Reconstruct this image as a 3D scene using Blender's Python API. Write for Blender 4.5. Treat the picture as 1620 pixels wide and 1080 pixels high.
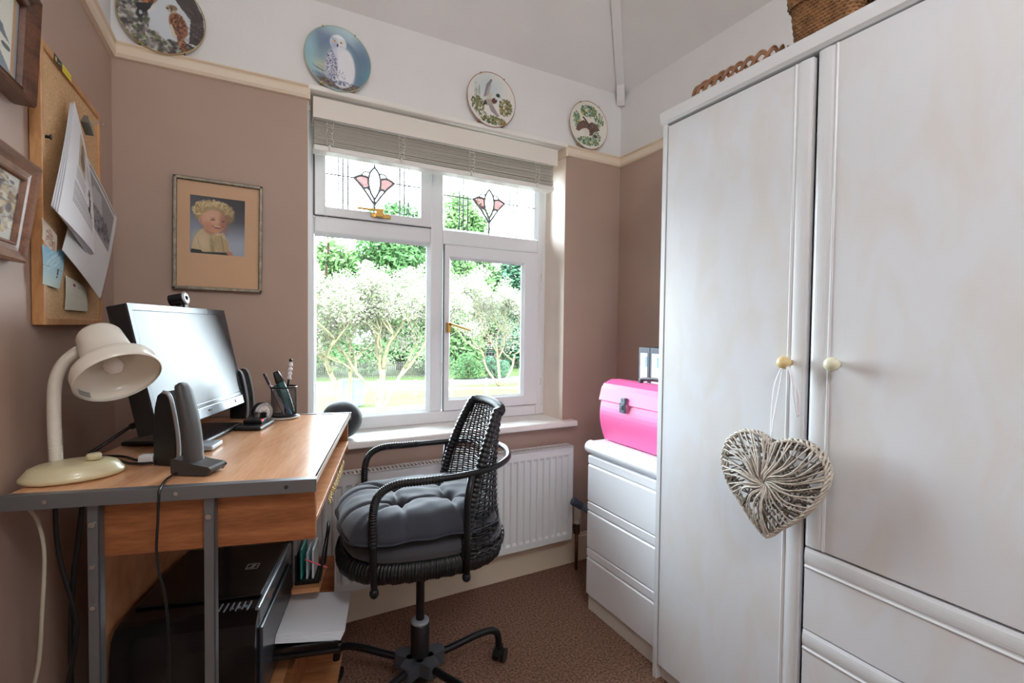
import bpy, math, random
import numpy as np
from mathutils import Vector, Matrix
for _o in list(bpy.data.objects): bpy.data.objects.remove(_o)
sc = bpy.context.scene
C = sc.collection
R = math.radians
PI = math.pi

# ---------------------------------------------------------------- camera
cam = bpy.data.objects.new('camera', bpy.data.cameras.new('camera')); C.objects.link(cam); sc.camera = cam
yaw, pitch, roll = .490449, -.0274476, .0118711
_f = Vector((math.sin(yaw)*math.cos(pitch), math.cos(yaw)*math.cos(pitch), math.sin(pitch)))
_r = Vector((math.cos(yaw), -math.sin(yaw), 0)); _u = _r.cross(_f)
_r2 = _r*math.cos(roll)+_u*math.sin(roll); _u2 = _u*math.cos(roll)-_r*math.sin(roll)
mw = Matrix((( _r2.x, _u2.x, -_f.x, 0), (_r2.y, _u2.y, -_f.y, 0), (_r2.z, _u2.z, -_f.z, 1.25), (0, 0, 0, 1)))
cam.matrix_world = mw
cam.data.sensor_width = 36; cam.data.lens = 755.16/1620*36
cam.data.clip_start = .02; cam.data.clip_end = 300

# ---------------------------------------------------------------- light and exposure
vs = sc.view_settings
sc.display_settings.display_device = 'sRGB'
vs.view_transform = 'Standard'; vs.look = 'None'; vs.gamma = 1; vs.use_curve_mapping = False
vs.exposure = 0.40
sc.cycles.use_denoising = True
sc.cycles.max_bounces = 10; sc.cycles.diffuse_bounces = 6; sc.cycles.glossy_bounces = 4
sc.cycles.transparent_max_bounces = 24; sc.cycles.transmission_bounces = 6
sc.cycles.caustics_reflective = False; sc.cycles.caustics_refractive = False
sc.cycles.sample_clamp_indirect = 6
w = bpy.data.worlds.new('sky'); sc.world = w; w.use_nodes = True
bg = w.node_tree.nodes['Background']; bg.inputs[0].default_value = (.80, .90, 1, 1); bg.inputs[1].default_value = 21.0
sun = bpy.data.objects.new('sun', bpy.data.lights.new('sun', 'SUN')); C.objects.link(sun)
sun.data.energy = 2.0; sun.data.color = (1, .95, .86); sun.data.angle = R(3)
sun.rotation_euler = Vector((-.35, -.55, .75)).to_track_quat('Z', 'Y').to_euler()
# daylight through the window: portal in the opening (guides the sky light, gives none itself)
pl = bpy.data.lights.new('window_portal', 'AREA'); pl.shape = 'RECTANGLE'; pl.size = 1.24; pl.size_y = 1.42
pl.cycles.is_portal = True
po = bpy.data.objects.new('window_portal', pl); C.objects.link(po)
po.location = (.80, 2.36, 1.46); po.rotation_euler = (R(-90), 0, 0)
# fill light added behind the camera to brighten the room
cl = bpy.data.lights.new('added_fill_light', 'POINT'); cl.shadow_soft_size = .16; cl.energy = 26; cl.color = (.96, .98, 1)
clo = bpy.data.objects.new('added_fill_light', cl); C.objects.link(clo); clo.location = (.25, -.5, 2.36)

# ---------------------------------------------------------------- helpers
def lin(c):
    c = c/255.
    return c/12.92 if c <= .04045 else ((c+.055)/1.055)**2.4
def L3(rgb): return tuple(lin(x) for x in rgb)

def M(name, rgb, rough=.5, metal=0., spec=.5, noise=None, bump=None, emit=None, coat=0., sheen=0., aniso=None):
    """noise=(scale, amount[, (sx,sy,sz)]) varies the colour; bump=(scale, strength, distance[, (sx,sy,sz)])"""
    m = bpy.data.materials.new(name); m.use_nodes = True
    nt = m.node_tree; b = nt.nodes['Principled BSDF']
    col = (*L3(rgb), 1)
    b.inputs['Base Color'].default_value = col
    b.inputs['Roughness'].default_value = rough
    b.inputs['Metallic'].default_value = metal
    b.inputs['Specular IOR Level'].default_value = spec
    b.inputs['Coat Weight'].default_value = coat
    b.inputs['Sheen Weight'].default_value = sheen
    tc = nt.nodes.new('ShaderNodeTexCoord')
    def tex(scale, st=None, detail=4):
        n = nt.nodes.new('ShaderNodeTexNoise'); n.inputs['Scale'].default_value = scale; n.inputs['Detail'].default_value = detail
        if st:
            mp = nt.nodes.new('ShaderNodeMapping'); mp.inputs['Scale'].default_value = st
            nt.links.new(tc.outputs['Object'], mp.inputs[0]); nt.links.new(mp.outputs[0], n.inputs[0])
        else: nt.links.new(tc.outputs['Object'], n.inputs[0])
        return n
    if noise:
        n = tex(noise[0], noise[2] if len(noise) > 2 else None)
        mx = nt.nodes.new('ShaderNodeMix'); mx.data_type = 'RGBA'
        a = noise[1]
        mx.inputs[6].default_value = tuple(max(0, c*(1-a)) for c in col[:3])+(1,)
        mx.inputs[7].default_value = tuple(min(1, c*(1+a)) for c in col[:3])+(1,)
        rp = nt.nodes.new('ShaderNodeMapRange'); rp.inputs[1].default_value = .3; rp.inputs[2].default_value = .7
        nt.links.new(n.outputs[0], rp.inputs[0]); nt.links.new(rp.outputs[0], mx.inputs[0])
        nt.links.new(mx.outputs[2], b.inputs['Base Color'])
    if bump:
        n = tex(bump[0], bump[3] if len(bump) > 3 else None, 6)
        bp = nt.nodes.new('ShaderNodeBump'); bp.inputs['Strength'].default_value = bump[1]; bp.inputs['Distance'].default_value = bump[2]
        nt.links.new(n.outputs[0], bp.inputs['Height']); nt.links.new(bp.outputs[0], b.inputs['Normal'])
    if emit:
        b.inputs['Emission Color'].default_value = (*L3(emit[0]), 1); b.inputs['Emission Strength'].default_value = emit[1]
    return m

def wood(name, c1, c2, st, scale=3., rough=.4, ring=7.):
    m = bpy.data.materials.new(name); m.use_nodes = True; nt = m.node_tree; b = nt.nodes['Principled BSDF']
    tc = nt.nodes.new('ShaderNodeTexCoord'); mp = nt.nodes.new('ShaderNodeMapping'); mp.inputs['Scale'].default_value = st
    nt.links.new(tc.outputs['Object'], mp.inputs[0])
    n = nt.nodes.new('ShaderNodeTexNoise'); n.inputs['Scale'].default_value = scale; n.inputs['Detail'].default_value = 3
    nt.links.new(mp.outputs[0], n.inputs[0])
    mu = nt.nodes.new('ShaderNodeMath'); mu.operation = 'MULTIPLY'; mu.inputs[1].default_value = ring
    fr = nt.nodes.new('ShaderNodeMath'); fr.operation = 'PINGPONG'; fr.inputs[1].default_value = 1.
    nt.links.new(n.outputs[0], mu.inputs[0]); nt.links.new(mu.outputs[0], fr.inputs[0])
    n2 = nt.nodes.new('ShaderNodeTexNoise'); n2.inputs['Scale'].default_value = scale*14; n2.inputs['Detail'].default_value = 5
    nt.links.new(mp.outputs[0], n2.inputs[0])
    ad = nt.nodes.new('ShaderNodeMath'); ad.operation = 'MULTIPLY_ADD'; ad.inputs[1].default_value = .55
    nt.links.new(fr.outputs[0], ad.inputs[0]); nt.links.new(n2.outputs[0], ad.inputs[2])
    mr = nt.nodes.new('ShaderNodeMapRange'); mr.inputs[1].default_value = .3; mr.inputs[2].default_value = 1.15
    nt.links.new(ad.outputs[0], mr.inputs[0])
    mx = nt.nodes.new('ShaderNodeMix'); mx.data_type = 'RGBA'
    mx.inputs[6].default_value = (*L3(c2), 1); mx.inputs[7].default_value = (*L3(c1), 1)
    nt.links.new(mr.outputs[0], mx.inputs[0]); nt.links.new(mx.outputs[2], b.inputs['Base Color'])
    b.inputs['Roughness'].default_value = rough
    return m

def paint_mat(name, rough=.5, coat=0.):
    m = bpy.data.materials.new(name); m.use_nodes = True; nt = m.node_tree; b = nt.nodes['Principled BSDF']
    a = nt.nodes.new('ShaderNodeAttribute'); a.attribute_name = 'Col'
    nt.links.new(a.outputs['Color'], b.inputs['Base Color']); b.inputs['Roughness'].default_value = rough
    b.inputs['Coat Weight'].default_value = coat
    return m

def glass_mat(name, tint=(1, 1, 1), ior=1.35):
    m = bpy.data.materials.new(name); m.use_nodes = True; nt = m.node_tree
    for n in list(nt.nodes): nt.nodes.remove(n)
    o = nt.nodes.new('ShaderNodeOutputMaterial'); t = nt.nodes.new('ShaderNodeBsdfTransparent'); t.inputs[0].default_value = (*tint, 1)
    g = nt.nodes.new('ShaderNodeBsdfGlossy'); g.inputs['Roughness'].default_value = .02
    f = nt.nodes.new('ShaderNodeFresnel'); f.inputs[0].default_value = ior
    x = nt.nodes.new('ShaderNodeMixShader')
    nt.links.new(f.outputs[0], x.inputs[0]); nt.links.new(t.outputs[0], x.inputs[1]); nt.links.new(g.outputs[0], x.inputs[2])
    nt.links.new(x.outputs[0], o.inputs[0])
    return m

class MB:
    """collects shapes, builds ONE mesh object"""
    def __init__(s): s.v = []; s.f = []; s.m = []; s.s = []; s.T = None
    def add(s, vs_, fs_, mi=0, smooth=False):
        o = len(s.v)
        if s.T is not None: vs_ = [s.T @ Vector(v) for v in vs_]
        s.v += [tuple(v) for v in vs_]; s.f += [tuple(i+o for i in f) for f in fs_]
        s.m += [mi]*len(fs_); s.s += [smooth]*len(fs_)
        return s
    def box(s, x0, x1, y0, y1, z0, z1, mi=0):
        vs_ = [(x, y, z) for x in (x0, x1) for y in (y0, y1) for z in (z0, z1)]
        return s.add(vs_, [(0, 1, 3, 2), (4, 6, 7, 5), (0, 4, 5, 1), (2, 3, 7, 6), (0, 2, 6, 4), (1, 5, 7, 3)], mi)
    def quad(s, a, b, c, d, mi=0): return s.add([a, b, c, d], [(0, 1, 2, 3)], mi)
    def prism(s, poly, axis, a, b, mi=0, smooth=False):
        """poly of 2D points extruded along axis 'x','y','z' from a to b"""
        def P(p, t): return {'x': (t, p[0], p[1]), 'y': (p[0], t, p[1]), 'z': (p[0], p[1], t)}[axis]
        n = len(poly); vs_ = [P(p, a) for p in poly]+[P(p, b) for p in poly]
        s.add(vs_, [(i, (i+1) % n, n+(i+1) % n, n+i) for i in range(n)], mi, smooth)
        s.add(vs_, [tuple(range(n))[::-1], tuple(range(n, 2*n))], mi)
        return s
    def tube(s, pts, r, seg=8, closed=False, mi=0, cap=True, flat=1.):
        pts = [Vector(p) for p in pts]; n = len(pts)
        rr = r if hasattr(r, '__len__') else [r]*n
        vs_ = []; nrm = None
        for i, p in enumerate(pts):
            if closed: t = pts[(i+1) % n]-pts[i-1]
            else: t = pts[min(i+1, n-1)]-pts[max(i-1, 0)]
            if t.length < 1e-9: t = Vector((0, 0, 1))
            t.normalize()
            if nrm is None: nrm = t.orthogonal().normalized()
            nrm = nrm-t*nrm.dot(t)
            if nrm.length < 1e-6: nrm = t.orthogonal()
            nrm.normalize(); b = t.cross(nrm)
            for k in range(seg):
                a = 2*PI*k/seg
                vs_.append(p+(nrm*math.cos(a)+b*math.sin(a)*flat)*rr[i])
        fs_ = []
        for i in range(n if closed else n-1):
            j = (i+1) % n
            for k in range(seg):
                fs_.append((i*seg+k, i*seg+(k+1) % seg, j*seg+(k+1) % seg, j*seg+k))
        if cap and not closed:
            fs_.append(tuple(range(seg))[::-1]); fs_.append(tuple((n-1)*seg+k for k in range(seg)))
        return s.add(vs_, fs_, mi, True)
    def cyl(s, a, b, r, seg=20, mi=0, r2=None): 
        a, b = Vector(a), Vector(b); r2 = r if r2 is None else r2
        t = (b-a).normalized(); n = t.orthogonal().normalized(); q = t.cross(n)
        vs_ = [p+(n*math.cos(2*PI*k/seg)+q*math.sin(2*PI*k/seg))*rad for p, rad in ((a, r), (b, r2)) for k in range(seg)]
        s.add(vs_, [(k, (k+1) % seg, seg+(k+1) % seg, seg+k) for k in range(seg)], mi, True)
        return s.add(vs_, [tuple(range(seg))[::-1], tuple(range(seg, 2*seg))], mi)
    def lathe(s, prof, seg=32, T=None, mi=0, smooth=True, cap=True):
        """profile [(r,z)...] about z, placed with matrix T"""
        T = T or Matrix()
        vs_ = []; n = len(prof)
        for r, z in prof:
            for k in range(seg):
                a = 2*PI*k/seg; vs_.append(T @ Vector((max(r, 1e-5)*math.cos(a), max(r, 1e-5)*math.sin(a), z)))
        fs_ = [(i*seg+k, i*seg+(k+1) % seg, (i+1)*seg+(k+1) % seg, (i+1)*seg+k) for i in range(n-1) for k in range(seg)]
        if cap: fs_ += [tuple(range(seg))[::-1], tuple((n-1)*seg+k for k in range(seg))]
        return s.add(vs_, fs_, mi, smooth)
    def ball(s, c, r, mi=0, seg=20, sc_=(1, 1, 1)):
        pr = [(math.sin(PI*i/12), -math.cos(PI*i/12)) for i in range(13)]
        return s.lathe(pr, seg, Matrix.Translation(c) @ Matrix.Diagonal((r*sc_[0], r*sc_[1], r*sc_[2], 1)), mi, True, False)
    def grid(s, fn, nu, nv, mi=0, smooth=True, closeu=False):
        vs_ = [fn(i/(nu if closeu else nu-1), j/(nv-1)) for i in range(nu) for j in range(nv)]
        fs_ = []
        for i in range(nu if closeu else nu-1):
            k = (i+1) % nu
            for j in range(nv-1): fs_.append((i*nv+j, k*nv+j, k*nv+j+1, i*nv+j+1))
        return s.add(vs_, fs_, mi, smooth)
    def build(s, name, mat, parent=None, bevel=0., T=None, seg=2, smooth=False, subsurf=0, solid=0.):
        me = bpy.data.meshes.new(name); me.from_pydata(s.v, [], s.f)
        for mm in (mat if isinstance(mat, (list, tuple)) else [mat]): me.materials.append(mm)
        me.polygons.foreach_set('material_index', s.m)
        me.polygons.foreach_set('use_smooth', [True]*len(s.f) if smooth else s.s)
        me.update()
        o = bpy.data.objects.new(name, me); C.objects.link(o)
        if parent: o.parent = parent
        if T is not None: o.matrix_local = T
        if solid:
            q = o.modifiers.new('solid', 'SOLIDIFY'); q.thickness = solid; q.offset = 0
        if bevel:
            q = o.modifiers.new('bevel', 'BEVEL'); q.width = bevel; q.segments = seg; q.limit_method = 'ANGLE'; q.angle_limit = R(40)
            q.harden_normals = False
        if subsurf:
            q = o.modifiers.new('sub', 'SUBSURF'); q.levels = q.render_levels = subsurf
        return o

def thing(name, label, cat, loc=(0, 0, 0), rotz=0., group=None):
    o = bpy.data.objects.new(name, None); C.objects.link(o); o.location = loc; o.rotation_euler = (0, 0, rotz)
    o.empty_display_size = .05
    o['label'] = label; o['category'] = cat
    if group: o['group'] = group
    return o
def tag(o, label, cat, group=None, kind=None):
    o['label'] = label; o['category'] = cat
    if group: o['group'] = group
    if kind: o['kind'] = kind
    return o
def struct(o): o['kind'] = 'structure'; return o
def sm(pts, n=8, closed=False):
    """smooth Catmull-Rom curve through points"""
    P = [Vector(p) for p in pts]; N = len(P); out = []
    for i in range(N if closed else N-1):
        p0 = P[i-1] if (i or closed) else P[0]; p1 = P[i]; p2 = P[(i+1) % N]; p3 = P[(i+2) % N] if (closed or i+2 < N) else P[-1]
        for k in range(n):
            t = k/n
            out.append(.5*((2*p1)+(p2-p0)*t+(2*p0-5*p1+4*p2-p3)*t*t+(3*p1-p0-3*p2+p3)*t**3))
    if not closed: out.append(P[-1])
    return out

# a small painter: prints, photographs and plate decoration become colours of a fine mesh
class Canvas:
    def __init__(s, w_, h_, rgb):
        s.w, s.h = w_, h_; s.a = np.zeros((h_, w_, 3)); s.a[:] = np.array(rgb, float)
        s.X, s.Y = np.meshgrid((np.arange(w_)+.5)/w_, (np.arange(h_)+.5)/h_)
        s.rng = np.random.default_rng(5)
    def mix(s, mask, rgb): s.a = s.a*(1-mask[..., None])+np.array(rgb, float)*mask[..., None]
    def ell(s, cx, cy, rx, ry, rgb, rot=0., soft=.08, k=1.):
        c, n = math.cos(R(rot)), math.sin(R(rot)); dx, dy = s.X-cx, s.Y-cy
        d = np.sqrt(((dx*c+dy*n)/rx)**2+((-dx*n+dy*c)/ry)**2)
        m = np.clip((1+soft-d)/(2*soft), 0, 1)*k; s.mix(m, rgb); return m
    def poly(s, pts, rgb, k=1.):
        ins = np.zeros_like(s.X, bool); n = len(pts)
        for i in range(n):
            x0, y0 = pts[i]; x1, y1 = pts[(i+1) % n]
            if y0 == y1: continue
            c = ((y0 > s.Y) != (y1 > s.Y)) & (s.X < (x1-x0)*(s.Y-y0)/(y1-y0)+x0); ins ^= c
        s.mix(ins*k, rgb); return ins
    def line(s, a, b, wd, rgb, k=1.):
        ax, ay = a; bx, by = b; dx, dy = bx-ax, by-ay; L = dx*dx+dy*dy+1e-12
        t = np.clip(((s.X-ax)*dx+(s.Y-ay)*dy)/L, 0, 1)
        d = np.hypot(s.X-ax-t*dx, s.Y-ay-t*dy); s.mix(np.clip((wd-d)/wd*1.6, 0, 1)*k, rgb)
    def speck(s, cx, cy, rx, ry, n, cols, size=(.008, .02), asp=1., rot=None):
        for i in range(n):
            a = s.rng.uniform(0, 2*PI); q = math.sqrt(s.rng.uniform())
            z = s.rng.uniform(*size)
            s.ell(cx+rx*q*math.cos(a), cy+ry*q*math.sin(a), z*asp, z, cols[int(s.rng.integers(len(cols)))], rot if rot is not None else s.rng.uniform(0, 180), .3, .85)
    def text(s, x0, x1, y0, y1, rows, rgb=(90, 90, 95), k=.6):
        for i in range(rows):
            y = y0+(y1-y0)*(i+.5)/rows; x = x0
            while x < x1-.01:
                l = s.rng.uniform(.015, .05); s.line((x, y), (min(x+l, x1), y), (y1-y0)/rows*.32, rgb, k); x += l+.012
    def at(s, u, v):
        i = min(s.w-1, max(0, int(u*s.w))); j = min(s.h-1, max(0, int(v*s.h))); return s.a[j, i]
_lut = np.array([lin(i) for i in range(256)])
def colour(o, canvas, uv):
    me = o.data; at = me.color_attributes.new('Col', 'FLOAT_COLOR', 'POINT')
    U = np.clip((np.array([p[0] for p in uv])*canvas.w).astype(int), 0, canvas.w-1)
    V = np.clip((np.array([p[1] for p in uv])*canvas.h).astype(int), 0, canvas.h-1)
    c = _lut[np.clip(canvas.a[V, U], 0, 255).astype(int)]
    at.data.foreach_set('color', np.concatenate([c, np.ones((len(c), 1))], 1).ravel()); return o
def painted(name, canvas, fn, nu, nv, mat, parent=None, solid=0.):
    """sheet: fn(u,v)->point, v up"""
    b = MB(); b.grid(fn, nu, nv)
    o = b.build(name, mat, parent, smooth=True)
    colour(o, canvas, [(i/(nu-1), j/(nv-1)) for i in range(nu) for j in range(nv)])
    if solid:
        q = o.modifiers.new('solid', 'SOLIDIFY'); q.thickness = solid; q.offset = 0
    return o

# ---------------------------------------------------------------- materials
mWall = M('wall_paint_taupe', (180, 155, 140), .55, noise=(2.5, .05), bump=(60, .12, .002))
mWhite = M('wall_paint_white', (232, 231, 230), .7, noise=(3, .03), bump=(45, .25, .003))
mCream = M('gloss_cream', (232, 216, 194), .35)
mGloss = M('gloss_white', (240, 238, 232), .3)
mUpvc = M('upvc_white', (236, 238, 240), .28)
mCarpet = M('carpet_brown', (154, 119, 101), .95, noise=(120, .6), bump=(170, 1., .016), spec=.1)
mGlass = glass_mat('window_glass', (.97, .99, .98), 1.3)
mBrass = M('brass', (200, 160, 90), .25, 1.)
mBlackMetal = M('black_metal', (24, 25, 28), .32, .3)
mBlackPlastic = M('black_plastic', (20, 20, 22), .35)
mMattBlack = M('matt_black', (30, 30, 32), .6)
mDarkGrey = M('dark_grey_plastic', (54, 54, 58), .4)
mSilver = M('silver_plastic', (170, 174, 180), .3, .5)
mAlu = M('aluminium_grey', (120, 122, 126), .38, .55)
mChrome = M('chrome', (210, 210, 212), .12, 1.)
mPrint = paint_mat('print_matt', .6)
mCeramic = paint_mat('ceramic_print', .25, .5)

# ---------------------------------------------------------------- room shell
XL, XR, YB, YF = -.433, 1.783, 2.086, -1.25
WX0, WX1, WZ0, WZ1 = .18, 1.42, .745, 2.19      # window opening
RZ = 2.147                                        # picture rail underside
T_ = .30
struct(MB().box(XL-.2, XR+.2, YF-.2, YB+.02, -.12, 0).build('floor', mCarpet))
b = MB()
b.box(XL-.2, WX0, YB, YB+T_, -.12, RZ+.02); b.box(WX1, XR+.2, YB, YB+T_, -.12, RZ+.02)
b.box(WX0, WX1, YB, YB+T_, -.12, WZ0)
b.box(XL-.2, WX0, YB, YB+T_, RZ+.02, 3.2, 1); b.box(WX1, XR+.2, YB, YB+T_, RZ+.02, 3.2, 1); b.box(WX0, WX1, YB, YB+T_, WZ1, 3.2, 1)
struct(b.build('wall_back', [mWall, mWhite]))
struct(MB().box(XL-.2, XL, YF-.2, YB, -.12, RZ+.02).box(XL-.2, XL, YF-.2, YB, RZ+.02, 3.2, 1).build('wall_left', [mWall, mWhite]))
struct(MB().box(XR, XR+.2, YF-.2, YB, -.12, RZ+.02).box(XR, XR+.2, YF-.2, YB, RZ+.02, 3.2, 1).build('wall_right', [mWall, mWhite]))
struct(MB().box(XL, XR, YF-.2, YF, -.12, RZ+.02).box(XL, XR, YF-.2, YF, RZ+.02, 3.2, 1).build('wall_front', [mWall, mWhite]))
# coved ceiling: slopes in from the back and right walls to a flat top
z0, z1, dd = 2.545, 2.88, .42
b = MB(); e = .0
b.quad((XL-.1, YB, z0), (XR, YB, z0), (XR-dd, YB-dd, z1), (XL-.1, YB-dd, z1))
b.quad((XR, YB, z0), (XR, YF-.1, z0), (XR-dd, YF-.1, z1), (XR-dd, YB-dd, z1))
b.quad((XL-.1, YB-dd, z1), (XR-dd, YB-dd, z1), (XR-dd, YF-.1, z1), (XL-.1, YF-.1, z1))
b.box(XL-.2, XR+.2, YF-.2, YB+.3, 3.15, 3.3)
struct(b.build('ceiling', mWhite))
# batten down the hip of the ceiling and on into the corner
d1 = Vector((-dd, -dd, z1-z0)); h0 = Vector((XR, YB, z0))
b = MB()
sd = Vector((1, -1, 0)).normalized()*.021; dn = d1.cross(sd).normalized()
if dn.z > 0: dn = -dn
dn *= .026
p = [h0+Vector((-.01, -.01, -.045)), h0+Vector((-.028, -.028, -.02)), h0+d1*.12, h0+d1*1.02]
for i in range(3):
    a_, c_ = p[i], p[i+1]
    vs_ = [a_-sd, a_+sd, a_+sd+dn, a_-sd+dn, c_-sd, c_+sd, c_+sd+dn, c_-sd+dn]
    b.add(vs_, [(0, 1, 2, 3), (7, 6, 5, 4), (0, 4, 5, 1), (1, 5, 6, 2), (2, 6, 7, 3), (3, 7, 4, 0)])
struct(b.build('trim_1', mWhite))
# picture rail
def rail_poly(): return [(0, 0), (.012, .003), (.017, .014), (.017, .036), (.012, .044), (.020, .050), (.020, .054), (0, .054)]
rp = rail_poly()
b = MB()
b.prism([(YB-q[0], RZ+q[1]) for q in rp], 'x', XL, WX0)
b.prism([(YB-q[0], RZ+q[1]) for q in rp], 'x', WX1, XR)
struct(b.build('trim_2', mCream))
struct(MB().prism([(XL+q[0], RZ+q[1]) for q in rp], 'y', YF, YB).build('trim_3', mCream))
struct(MB().prism([(XR-q[0], RZ+q[1]) for q in rp], 'y', YF, YB).build('trim_4', mCream))
# rail returns into the window recess, white strip along its head
b = MB().box(WX1-.012, WX1+.001, YB-.018, YB+.10, RZ-.004, RZ+.05).box(WX0-.001, WX0+.008, YB-.018, YB+.10, RZ, RZ+.05)
struct(b.build('trim_5', mCream))
struct(MB().box(WX0, WX1, YB-.02, YB+.02, WZ1-.004, WZ1+.018).build('trim_6', mGloss, bevel=.004))
# window sides: lining of the left and right reveal, paler than the wall
struct(MB().box(WX0-.002, WX0+.003, YB+.004, 2.30, WZ0, WZ1).box(WX0, WX1, YB+.03, 2.30, WZ1-.006, WZ1).build('trim_7', mGloss))
mRev = M('reveal_pale', (240, 224, 210), .5, noise=(5, .05), bump=(60, .12, .002))
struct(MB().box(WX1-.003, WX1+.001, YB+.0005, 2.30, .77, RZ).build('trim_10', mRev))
# skirting
struct(MB().box(XL, XR, YB-.02, YB, 0, .14).box(XL, XR, YB-.014, YB, .14, .15).build('baseboard_back', mCream, bevel=.004))
struct(MB().box(XL, XL+.018, YF, YB-.02, 0, .15).build('baseboard_left', mCream, bevel=.004))
struct(MB().box(XR-.018, XR, YF, YB-.02, 0, .15).build('baseboard_right', mCream, bevel=.004))
# window board
b = MB()
b.box(WX0+.0005, WX1-.0005, YB-.0005, 2.30, .742, .772)
b.prism([(2.028, .748), (2.033, .742), (2.0858, .742), (2.0858, .772), (2.037, .772), (2.030, .768)], 'x', .10, 1.478)
struct(b.build('trim_8', mGloss, bevel=.003))
# door in the wall behind the camera
b = MB().box(.35, 1.11, YF, YF+.03, 0, 1.98)
dr = struct(b.build('door_1', mGloss, bevel=.004))
MB().box(.29, .35, YF, YF+.045, 0, 2.04).box(1.11, 1.17, YF, YF+.045, 0, 2.04).box(.29, 1.17, YF, YF+.045, 1.98, 2.04).build('door_frame', mGloss, dr, bevel=.004)
MB().cyl((.42, YF+.03, 1.0), (.42, YF+.07, 1.0), .012).tube([(.42, YF+.07, 1.0), (.53, YF+.07, 1.0)], .009).build('door_handle', mBrass, dr)

# ---------------------------------------------------------------- window
win = bpy.data.objects.new('window_1', None); C.objects.link(win); win.location = (0, 0, 0); struct(win)
FY0, FY1 = 2.270, 2.345
def frame_rect(b, x0, x1, z0, z1, wl, wr, wb, wt, y0, y1):
    """mitred rectangular frame with sloped inner bead"""
    o = [(x0, z0), (x1, z0), (x1, z1), (x0, z1)]
    i = [(x0+wl, z0+wb), (x1-wr, z0+wb), (x1-wr, z1-wt), (x0+wl, z1-wt)]
    vs_ = [(p[0], y, p[1]) for y in (y0, y1) for p in o+i]
    fs_ = []
    for k in range(4):
        j = (k+1) % 4
        fs_ += [(k, j, 4+j, 4+k), (8+j, 8+k, 12+k, 12+j), (k, 8+k, 8+j, j), (4+k, 4+j, 12+j, 12+k)]
    b.add(vs_, fs_); return b
def bead(b, x0, x1, z0, z1, w_, y0, y1):
    o = [(x0, z0), (x1, z0), (x1, z1), (x0, z1)]; i = [(x0+w_, z0+w_), (x1-w_, z0+w_), (x1-w_, z1-w_), (x0+w_, z1-w_)]
    vs_ = [(p[0], y0, p[1]) for p in o]+[(p[0], y1, p[1]) for p in i]
    b.add(vs_, [(k, (k+1) % 4, 4+(k+1) % 4, 4+k) for k in range(4)])
    return b
b = MB()
b.box(WX0, .222, FY0, FY1, .772, 2.19); b.box(1.368, WX1, FY0, FY1, .772, 2.19)
b.box(.222, 1.368, FY0, FY1, .772, .832); b.box(.222, 1.368, FY0, FY1, 2.10, 2.19)
b.box(.752, .818, FY0, FY1, .832, 2.10); b.box(.222, .752, FY0, FY1, 1.662, 1.738); b.box(.818, 1.368, FY0, FY1, 1.662, 1.738)
b.build('frame', mUpvc, win, bevel=.008, seg=3)
b = MB(); bead(b, .222, .752, .832, 1.662, .012, FY0+.002, FY0+.028); b.build('glazing_bead', mUpvc, win)
b = MB(); bead(b, .818, 1.368, 1.738, 2.10, .012, FY0+.002, FY0+.028); b.build('glazing_bead', mUpvc, win)
b = MB(); frame_rect(b, .222, .752, 1.738, 2.10, .045, .055, .038, .04, 2.252, 2.30); bead(b, .262, .702, 1.771, 2.065, .008, 2.252, 2.27)
s1 = b.build('top_sash', mUpvc, win, bevel=.003)
b = MB(); frame_rect(b, .822, 1.362, .834, 1.662, .024, .085, .052, .060, 2.252, 2.30); bead(b, .846, 1.279, .884, 1.604, .012, 2.252, 2.275)
s2 = b.build('casement', mUpvc, win, bevel=.003)
PANES = {'ll': (.222, .752, .832, 1.662, 2.300), 'lr': (.84, 1.285, .88, 1.61, 2.285), 'ul': (.262, .70, 1.771, 2.065, 2.285), 'ur': (.818, 1.368, 1.738, 2.10, 2.300)}
panes = {}
for k, (x0, x1, z0, z1, y) in PANES.items():
    panes[k] = MB().box(x0, x1, y, y+.004, z0, z1).build('pane', mGlass, win)
mLead = M('lead_came', (120, 122, 126), .5, .4)
mPink = M('pink_stained_glass', (250, 190, 180), .2)
pk = mPink.node_tree; pb = pk.nodes['Principled BSDF']; tr = pk.nodes.new('ShaderNodeBsdfTransparent'); tr.inputs[0].default_value = (.27, .205, .20, 1)
mxs = pk.nodes.new('ShaderNodeMixShader'); mxs.inputs[0].default_value = .75
pk.links.new(pb.outputs[0], mxs.inputs[1]); pk.links.new(tr.outputs[0], mxs.inputs[2]); pk.links.new(mxs.outputs[0], pk.nodes['Material Output'].inputs[0])
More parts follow.
